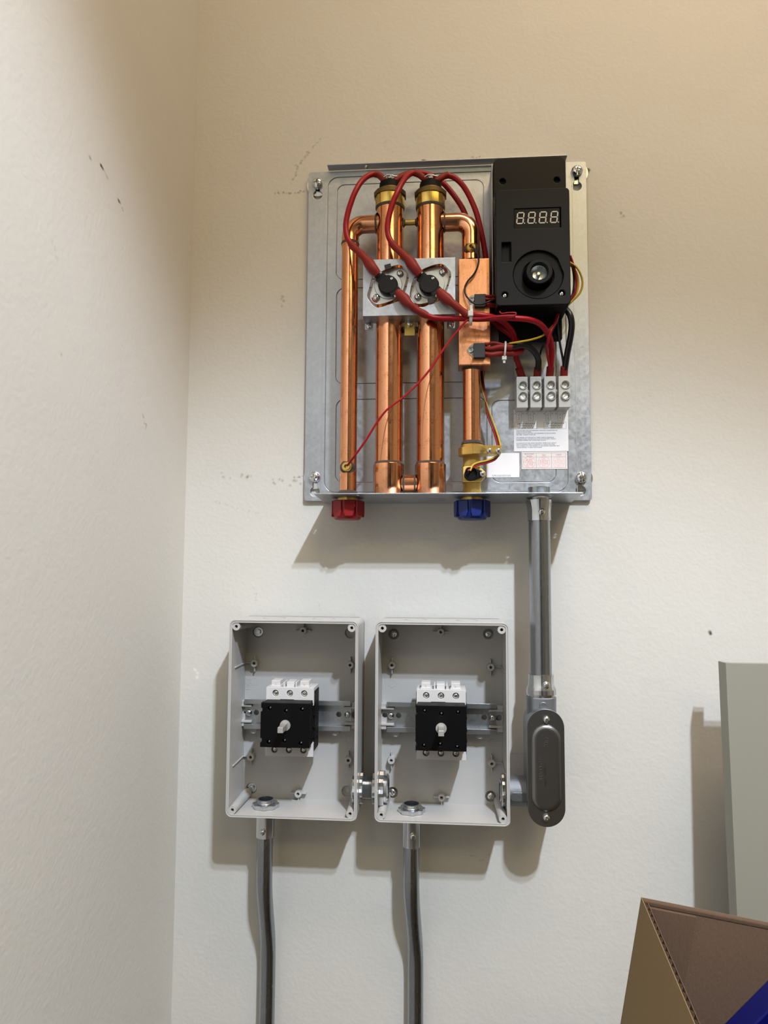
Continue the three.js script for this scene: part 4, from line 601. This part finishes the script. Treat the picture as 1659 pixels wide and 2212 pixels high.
// ---------------------------------------------------------------- rotary switches
function makeSwitch(px, py, rail) {
  const c = W(px, py, 0.078), cy = c.y, zr = rail.zr, T = thing('rotary_switch', 'black and white three-pole rotary switch clipped in the enclosure nearest the room corner', 'switch', V(c.x, cy, zr), 'rotary disconnect switches');
  const X0 = c.x, hw = 0.0281, yT = W(625, 1485, 0.055).y, yB = W(625, 1634, 0.055).y, zw = 0.055, zf = 0.078;
  const wf = (ya, yb, sy, n) => { const s = rr(X0 - hw, ya, X0 + hw, yb, 0.0005); for (const dx of [-1, 0, 1]) s.holes.push(hole(X0 + dx * 0.0169 - 0.0002, sy, 0.0037)); return ext(s, zw - 0.006, zw, 0.0003, 16); };
  const sT = W(625.6, 1498, zw).y, sB = W(622.7, 1620, zw).y, yMt = W(625, 1516, zw).y, yMb = W(625, 1611, zw).y;
  const body = part('switch_body', [box2(X0 - hw, X0 + hw, yB, yT, zr + 0.001, zw - 0.0058, 0.0006), wf(yMt - 0.004, yT, sT), wf(yB, yMb + 0.004, sB)], M.white, T, 'white switch body');
  for (const y of [sT, sB]) for (const dx of [-1, 0, 1]) part('terminal_screw', [screw(V(X0 + dx * 0.0169 - 0.0002, y, zw - 0.0035), 0.0034, Z, 0.4 + dx)], M.screw, body);
  // shutters and ridges on top
  for (const dx of [-0.0175, 0.0165]) part('terminal_shutter', [box(X0 + dx, yT + 0.0035, 0.043, 0.0105, 0.0075, 0.018, 0.0005), box(X0 + dx, yT + 0.0008, 0.045, 0.0125, 0.0018, 0.018, 0.0004), box(X0 + dx, yT + 0.0045, 0.0522, 0.0018, 0.003, 0.0006)], M.white, body);
  part('terminal_shutter', [box(X0 - 0.0005, yT + 0.0028, 0.040, 0.0095, 0.006, 0.02, 0.0005), box(X0 - 0.0075, yT + 0.0028, 0.0435, 0.0018, 0.006, 0.019, 0.0004), box(X0 + 0.0065, yT + 0.0028, 0.0435, 0.0018, 0.006, 0.019, 0.0004)], M.white, body);
  for (const s of [-1, 1]) part('side_cheek', [box2(X0 + s * (hw - 0.0006), X0 + s * (hw + 0.0006), yB + 0.006, yT - 0.004, zr + 0.002, zw - 0.004, 0.0004), ...[-0.02, -0.008, 0.006, 0.019].map((q) => box(X0 + s * (hw + 0.0003), cy + q, 0.040, 0.0022, 0.003, 0.024, 0.0004))], M.blackMatte, body);
  part('label_clip', [box2(X0 - 0.0115, X0 + 0.005, yMt - 0.001, yMt + 0.0028, zw - 0.002, zw + 0.0012, 0.0004)], M.blackMatte, body);
  // black operating head
  const y0 = cy - 0.0246, y1 = cy + 0.0246, f = new THREE.Shape(), xl = X0 - hw - 0.0003, xr = X0 + hw - 0.0002, n = 0.0018;
  [[xl, y0], [xr, y0], [xr, y1], [xl + 0.0004, y1], [xl + 0.0004, y1 - 0.0055], [xl + n, y1 - 0.0062], [xl + n, y1 - 0.0095], [xl, y1 - 0.0102], [xl, y0 + 0.0102], [xl + n, y0 + 0.0095], [xl + n, y0 + 0.0058], [xl, y0 + 0.005]].forEach(([x, y], i) => i ? f.lineTo(x, y) : f.moveTo(x, y));
  const dots = [[-0.0183, 0.0186], [0.0004, 0.0158], [0.0188, 0.0180], [-0.0189, -0.0190], [-0.001, -0.0172], [0.0178, -0.0196]]; for (const [x, y] of dots) f.holes.push(hole(X0 + x, cy + y, 0.0022)); f.holes.push(hole(X0, cy, 0.0062));
  const head = part('switch_head', [ext(f, zf - 0.009, zf, 0.0004, 16), box2(X0 - hw + 0.001, X0 + hw - 0.0012, y0 + 0.0008, y1 - 0.0004, zr + 0.002, zf - 0.0088, 0.0006), ...[0.06, 0.0665].map((z) => box2(X0 + hw - 0.003, X0 + hw + 0.0002, y0 + 0.002, y1 - 0.002, z, z + 0.004, 0.0005))], M.headBlack, T, 'black switch head');
  for (const [x, y] of dots) part('head_screw', [screw(V(X0 + x, cy + y, zf - 0.0055), 0.0021, Z, 0.6)], M.screw, head);
  const sh = part('shaft_collar', [lathe([[0.0062, -0.004], [0.006, 0.0006], [0.0052, 0.001], [0, 0.001]], V(X0, cy, zf), Z, 28)], M.shaft, head);
  part('drive_shaft', [box2(X0 - 0.0031, X0 + 0.0031, cy - 0.0031, cy + 0.0031, zf, 0.103, 0.0006)], M.shaft, sh, 'square metal drive shaft');
  return T;
}
M.headBlack = phy({ color: 0x030306, roughness: 0.5, specularIntensity: 0.35 }); M.shaft = std({ color: 0xb4b4b2, metalness: 0.5, roughness: 0.45 });
const swL = makeSwitch(616, 1567, encL);
{ const c = W(953, 1573.5, 0.078), s = swL.clone(); s.name = numbered('rotary_switch'); s.userData = { ...swL.userData, label: 'black and white three-pole rotary switch clipped in the enclosure beside the conduit body' }; s.position.set(c.x, c.y, encR.zr); scene.add(s); }

// ---------------------------------------------------------------- conduit fittings
const lobes = (r, t, at, dir, bore) => { const s = new THREE.Shape(), n = 8; for (let k = 0; k < n * 4; k++) { const a = k / (n * 4) * Math.PI * 2, q = k % 4 < 2 ? r : r * 0.9; k ? s.lineTo(q * Math.cos(a), q * Math.sin(a)) : s.moveTo(q, 0); } s.holes.push(hole(0, 0, bore)); const g = ext(s, 0, t, 0.0006, 12); g.rotateX(-Math.PI / 2); return orient(g, at, dir); };
const threads = (r, len, at, dir) => { const p = [[r * 0.86, 0]]; for (let y = 0; y < len - 0.0006; y += 0.0014) p.push([r * 0.95, y], [r, y + 0.0007]); p.push([r * 0.95, len], [r * 0.84, len], [r * 0.84, len * 0.2]); return lathe(p, at, dir, 36); };
{ // nipple between the enclosures
  const xa = BXL + BOX.w, xb = BXR, at = (x) => V(x, nipY, ZC), T = thing('conduit_nipple', 'threaded zinc nipple with locknuts joining the two plastic enclosures', 'pipe fitting', at((xa + xb) / 2));
  part('nipple', threads(0.0133, xb - xa + 0.018, at(xa - 0.009), X), M.zinc, T);
  part('locknut', lobes(0.0182, 0.0042, at(xa + 0.0002), X, 0.0128), M.zinc, T); part('locknut', lobes(0.0182, 0.004, at(xb - 0.0044), X, 0.0128), M.zinc, T); part('locknut', lobes(0.0182, 0.0042, at(xa - BOX.t - 0.0046), X, 0.0128), M.zinc, T); part('locknut', lobes(0.0205, 0.0058, at(xb + BOX.t + 0.0003), X, 0.0128), M.zinc, T);
  part('bushing', lathe([[0.0112, 0], [0.0165, 0], [0.0165, 0.0035], [0.0145, 0.005], [0.0112, 0.0045]], at(xb + BOX.t + 0.0060), X, 40), M.zinc, T);
}
// thin conduits running down the wall with an offset bend
function dropConduit(hx, xb, pyTop, label, screwPx) {
  const y = BOX.y0, r = 0.0091, T = thing('conduit', label, 'conduit', V(hx, 0, ZC), 'thin steel conduits');
  const yA = W(573, 1805, ZC).y, y1 = W(575, 1885, 0.03).y, y2 = W(577, 2065, 0.012).y, pts = [V(hx, y - 0.008, ZC), V(hx, yA, ZC), V(hx, y1, ZC)];
  for (let k = 1; k <= 6; k++) { const t = k / 7, s = t * t * (3 - 2 * t); pts.push(V(hx + (xb - hx) * s, y1 + (y2 - y1) * t, ZC + (0.0118 - ZC) * s)); }
  pts.push(V(xb, y2, 0.0118), V(xb, y2 - 0.1, 0.0118), V(xb, 0.4, 0.0118), V(xb, 0.001, 0.0118));
  part('conduit_pipe', sweep(pts, r, 140, 32, false, false), M.emt, T, 'galvanised conduit pipe');
  const c = part('set_screw_connector', [lathe([[r, W(573, pyTop + 36, ZC).y - y], [0.0107, W(573, pyTop + 36, ZC).y - y], [0.0107, -0.006], [0.0118, -0.003], [0.0118, -0.0002], [r, -0.0002]], V(hx, y, ZC), Y, 40), threads(0.0103, 0.0135, V(hx, y - 0.001, ZC), Y)], M.zinc, T);
  const sp = W(screwPx, pyTop + 28, ZC + 0.011); part('set_screw', [screw(V(sp.x, sp.y, ZC + 0.0112), 0.0034, V((sp.x - hx) * 60, 0, 1), 0.4), cyl(V(sp.x, sp.y, ZC + 0.007), V(sp.x, sp.y, ZC + 0.011), 0.003)], M.screw, c);
  part('locknut', lobes(0.0158, 0.0044, V(hx, y + BOX.t + 0.0003, ZC), Y, 0.0098), M.zinc, T);
}
dropConduit(hubL, W(577.5, 2140, 0.0118).x, 1770, 'thin steel conduit dropping from the enclosure nearest the room corner', 567);
dropConduit(hubR, W(897.5, 2140, 0.0118).x, 1779, 'thin steel conduit dropping from the enclosure beside the conduit body', 892);
{ // wide conduit from the heater to the conduit body
  const x = W(1166.3, 1250, 0.041).x, z = 0.041, fy = flangeY, yT = fy - 0.0015, yA = W(1166, 1125, z).y, yB = W(1170, 1456, z).y, yC = W(1170, 1503, z).y, r = 0.01235;
  const T = thing('conduit', 'wide steel conduit between the water heater and the conduit body', 'conduit', V(x, yC, z));
  part('conduit_pipe', [cyl(V(x, yC + 0.004, z), V(x, fy - 0.006, z), r, r, 44)], M.emt, T, 'galvanised conduit pipe');
  const c = part('set_screw_connector', [lathe([[r, yA - yT], [0.0136, yA - yT], [0.0136, -0.012], [0.0152, -0.004], [0.0154, 0], [r, 0]], V(x, yT, z), Y, 44), threads(0.0131, 0.0165, V(x, yT - 0.001, z), Y)], M.zinc, T);
  part('set_screw', [screw(V(x + 0.001, W(1168, 1107, z).y, z + 0.0138), 0.0038, Z, 0.3)], M.screw, c);
  const d = part('set_screw_connector', [lathe([[r, yB - yC], [0.0144, yB - yC], [0.0144, 0.013], [0.0166, 0.008], [0.0168, 0.003], [0.0155, 0], [r, 0]], V(x, yC, z), Y, 44)], M.zinc, T);
  part('set_screw', [screw(V(x + 0.004, W(1177, 1476, z).y, z + 0.0142), 0.004, V(0.25, 0, 1), 0.6), cyl(V(x + 0.0035, W(1177, 1476, z).y, z + 0.011), V(x + 0.004, W(1177, 1476, z).y, z + 0.014), 0.0035)], M.screw, d);
  // conduit body (cast elbow with a pressed cover)
  const zc = 0.0685, cc = W(1179.7, 1658.5, zc), hw = 0.0204, hh = 0.0635;
  const B = thing('conduit_elbow_fitting', 'grey cast conduit body with pressed steel cover on the end of the wide conduit', 'pipe fitting', V(cc.x, cc.y, 0));
  const st = (a) => rr(cc.x - hw + a, cc.y - hh + a, cc.x + hw - a, cc.y + hh - a, hw - a);
  const yh = W(1170, 1545, z).y;
  const body = part('cast_body', [ext(st(0.001), 0.022, zc - 0.0022, 0.002, 20), lathe([[0.0165, 0], [0.0168, yC - yh - 0.0008], [0.0158, yC - yh], [0.012, yC - yh]], V(x, yh - 0.004, z), Y, 40).translate(0, 0.004 - 0.0002, 0), cyl(V(BXR + BOX.w + 0.0002, lbY, z - 0.004), V(cc.x - 0.006, lbY, z - 0.004), 0.0166, 0.0166, 40)], M.castAlu, B);
  part('hub_pad', [ext(rr(x - 0.0042, yh - 0.006, x + 0.0042, yC - 0.004, 0.004), z + 0.013, z + 0.0176, 0.0006)], M.castAlu, body);
  { const p = W(1120, 1722, 0.054); part('hub_pad', [ext(rr(p.x - 0.009, p.y - 0.005, p.x + 0.012, p.y + 0.005, 0.0045), z - 0.004 + 0.01, z - 0.004 + 0.0172, 0.0006)], M.castAlu, body); part('pad_mark', [lathe([[0.0026, 0], [0.0027, 0.0003], [0.003, 0.0003], [0.0031, 0]], V(p.x + 0.0004, p.y, z + 0.0132), Z, 24)], M.castAlu, body); }
  const inn = (a, b) => rr(cc.x - b + 0.0003, cc.y - a, cc.x + b + 0.0003, cc.y + a, b);
  const dish = new THREE.ExtrudeGeometry(inn(0.0468 - 0.005, 0.0163 - 0.005), { depth: 0.0004, bevelEnabled: true, bevelSize: 0.005, bevelThickness: 0.0032, bevelSegments: 5, curveSegments: 20 }); dish.translate(0, 0, zc - 0.0003);
  const cover = part('cover', [ext(st(0), zc - 0.0016, zc, 0.0004, 24), dish], M.pressed, B, 'pressed steel cover');
  const zt = zc + 0.0033; const put = (s, px, py, size) => { const g = text(s, size, 0.0006); g.rotateZ(-Math.PI / 2); const p = W(px, py, zt); g.translate(p.x, p.y, zt); return part('embossed_text', g, M.pressed, cover); };
  put('3/4" COVER', 1168, 1660, 0.0038); put('UL', 1180, 1601, 0.0042); put('C', 1174.5, 1590, 0.0028); put('US', 1175.5, 1612, 0.0028);
  { const p = W(1180, 1601, zt); part('embossed_ring', [lathe([[0.0034, 0], [0.0034, 0.0003], [0.0038, 0.0003], [0.0038, 0]], p, Z, 32)], M.pressed, cover); }
  for (const [px, py, l] of [[1177.5, 1663, 0.0085], [1178, 1690, 0.0045]]) { const p = W(px, py, zt), s = smooth([[0, l], [0.0011, -l * 0.3], [0, -l], [-0.0011, -l * 0.3]], 24); const g = ext(s, zt - 0.0002, zt + 0.00005); g.translate(p.x, p.y, 0); part('nick', g, M.darkmetal, cover); }
  for (const py of [1554.5, 1766.5]) part('cover_screw', [screw(W(1180.5, py, zc + 0.001), 0.0038, Z, 0.5)], M.screw, cover);
  part('locknut', lobes(0.0188, 0.0042, V(BXR + BOX.w - BOX.t - 0.0046, lbY, z - 0.004), X, 0.0128), M.zinc, B); part('thread', threads(0.0131, 0.010, V(BXR + BOX.w - BOX.t - 0.006, lbY, z - 0.004), X), M.zinc, B);
}
// ---------------------------------------------------------------- panel cover leaning near the wall
{
  const z = 0.056, p = W(1551, 1425, z), w = 0.36, h = p.y, th = 0.021, T = thing('panel_cover', 'grey painted sheet metal panel cover standing by the wall behind the carton', 'panel', V(p.x, 0.001, 0.101));
  const hl = h - 0.0015, loc = [['front_sheet', [box2(0, w, 0, hl, th - 0.0015, th, 0.0006)]], ['folded_edge', [box2(0, 0.0015, 0, hl, 0, th - 0.0004, 0.0005)]], ['folded_edge', [box2(w - 0.0015, w, 0, hl, 0, th - 0.0004, 0.0005)]], ['folded_edge', [box2(0.0004, w - 0.0004, hl - 0.0015, hl - 0.0001, th - 0.006, th - 0.0006, 0.0005)]], ['folded_edge', [box2(0.0004, w - 0.0004, 0.0001, 0.0015, 0, th - 0.0006, 0.0005)]], ['return_lip', [box2(0.0006, 0.012, 0.001, hl - 0.001, 0, 0.0014, 0.0004)]]];
  T.rotation.x = -Math.atan2(0.045, h); baseOf.set(T, V(0, 0, 0));
  for (const [n, g] of loc) part(n, g, M.panelPaint, T);
}
// ---------------------------------------------------------------- carton and its contents
{
  const A = W(1385, 1938, 0.30), w = 0.42, dep = 0.32, h = (A.y - 0.145 * w - 0.118 * dep - 0.002) / 0.9825, t = 0.0042, l = 0.0006;
  const T = thing('cardboard_carton', 'open brown corrugated cardboard carton, tilted, holding a flat black case', 'box', A); baseOf.set(T, V(0, 0, 0));
  T.rotation.set(0.11855, -0.03653, -0.14653, 'YXZ');
  const flute = (len, axis) => { const n = Math.round(len / 0.0078), pos = [], idx = [], uv = [], S = n * 8; for (let i = 0; i <= S; i++) { const u = i / S * len, v = t / 2 + (t / 2 - l) * Math.sin(i / 8 * Math.PI * 2); for (const y of [-0.0004, -h + 0.01]) { axis === 'z' ? pos.push(v, y, u) : pos.push(u, y, v); uv.push(u * 10, y * 10); } if (i < S) { const a = i * 2; idx.push(a, a + 1, a + 2, a + 1, a + 3, a + 2); } } const g = new THREE.BufferGeometry(); g.setAttribute('position', new THREE.Float32BufferAttribute(pos, 3)); g.setAttribute('uv', new THREE.Float32BufferAttribute(uv, 2)); g.setIndex(idx); g.computeVertexNormals(); return g; };
  const lp = part('carton_side', [box2(0, l, -h, 0, 0, dep)], M.cardOut, T); part('inner_liner', [box2(t - l, t, -h, -0.0006, t, dep)], M.cardInShaded, lp); part('flute', flute(dep, 'z'), M.cardFlute, lp);
  const bp = part('carton_side', [box2(0, w, -h, 0, 0, l)], M.cardOut, T); part('inner_liner', [box2(t, w, -h, -0.0006, t - l, t)], M.cardInShaded, bp); part('folded_rim', [box2(0.0005, w, -0.004, 0.0006, 0.0002, t + 0.0004, 0.0016)], M.cardInShaded, bp);
  // glued tab on the inside of the back, with its perforated crease
  const tabW = 0.040, tab = part('glue_tab', [box2(t, tabW, -h + 0.004, -0.0035, t, t + 0.0022, 0.0005)], M.cardInShaded, T);
  const dash = []; for (let k = 0; k < 90; k++) dash.push(box(tabW + 0.0004, -0.006 - k * 0.0026, t + 0.0004, 0.0008, 0.0013, 0.0009)); const pf = part('perforation', dash, M.cardFlute, tab); pf.userData.kind = 'stuff';
  part('carton_side', [box2(w - t, w, -h, 0, t, dep)], M.cardInShaded, T); part('carton_side', [box2(t, w - t, -h, 0, dep - t, dep)], M.cardOut, T); part('carton_bottom', [box2(t, w - t, -h, -h + t, t, dep - t)], M.cardInShaded, T);
  // bag inside
  const p1 = W(1577, 2212, 0.42), p2 = W(1659, 2129, 0.42), ang = Math.atan2(p2.y - p1.y, p2.x - p1.x);
  const bag = thing('tool_case', 'flat black case with a blue edge strip leaning inside the cardboard carton', 'case', p1); bag.rotation.z = ang; baseOf.set(bag, V(0, 0, 0));
  part('case_body', [box2(-0.026, 0.12, -0.36, -0.0112, -0.022, 0.0045, 0.003)], M.bag, bag); part('edge_strip', [box2(-0.03, 0.122, -0.0112, -0.0056, -0.012, 0.006, 0.0012)], M.blueBar, bag, 'blue plastic edge strip');
}
renderer.render(scene, camera);
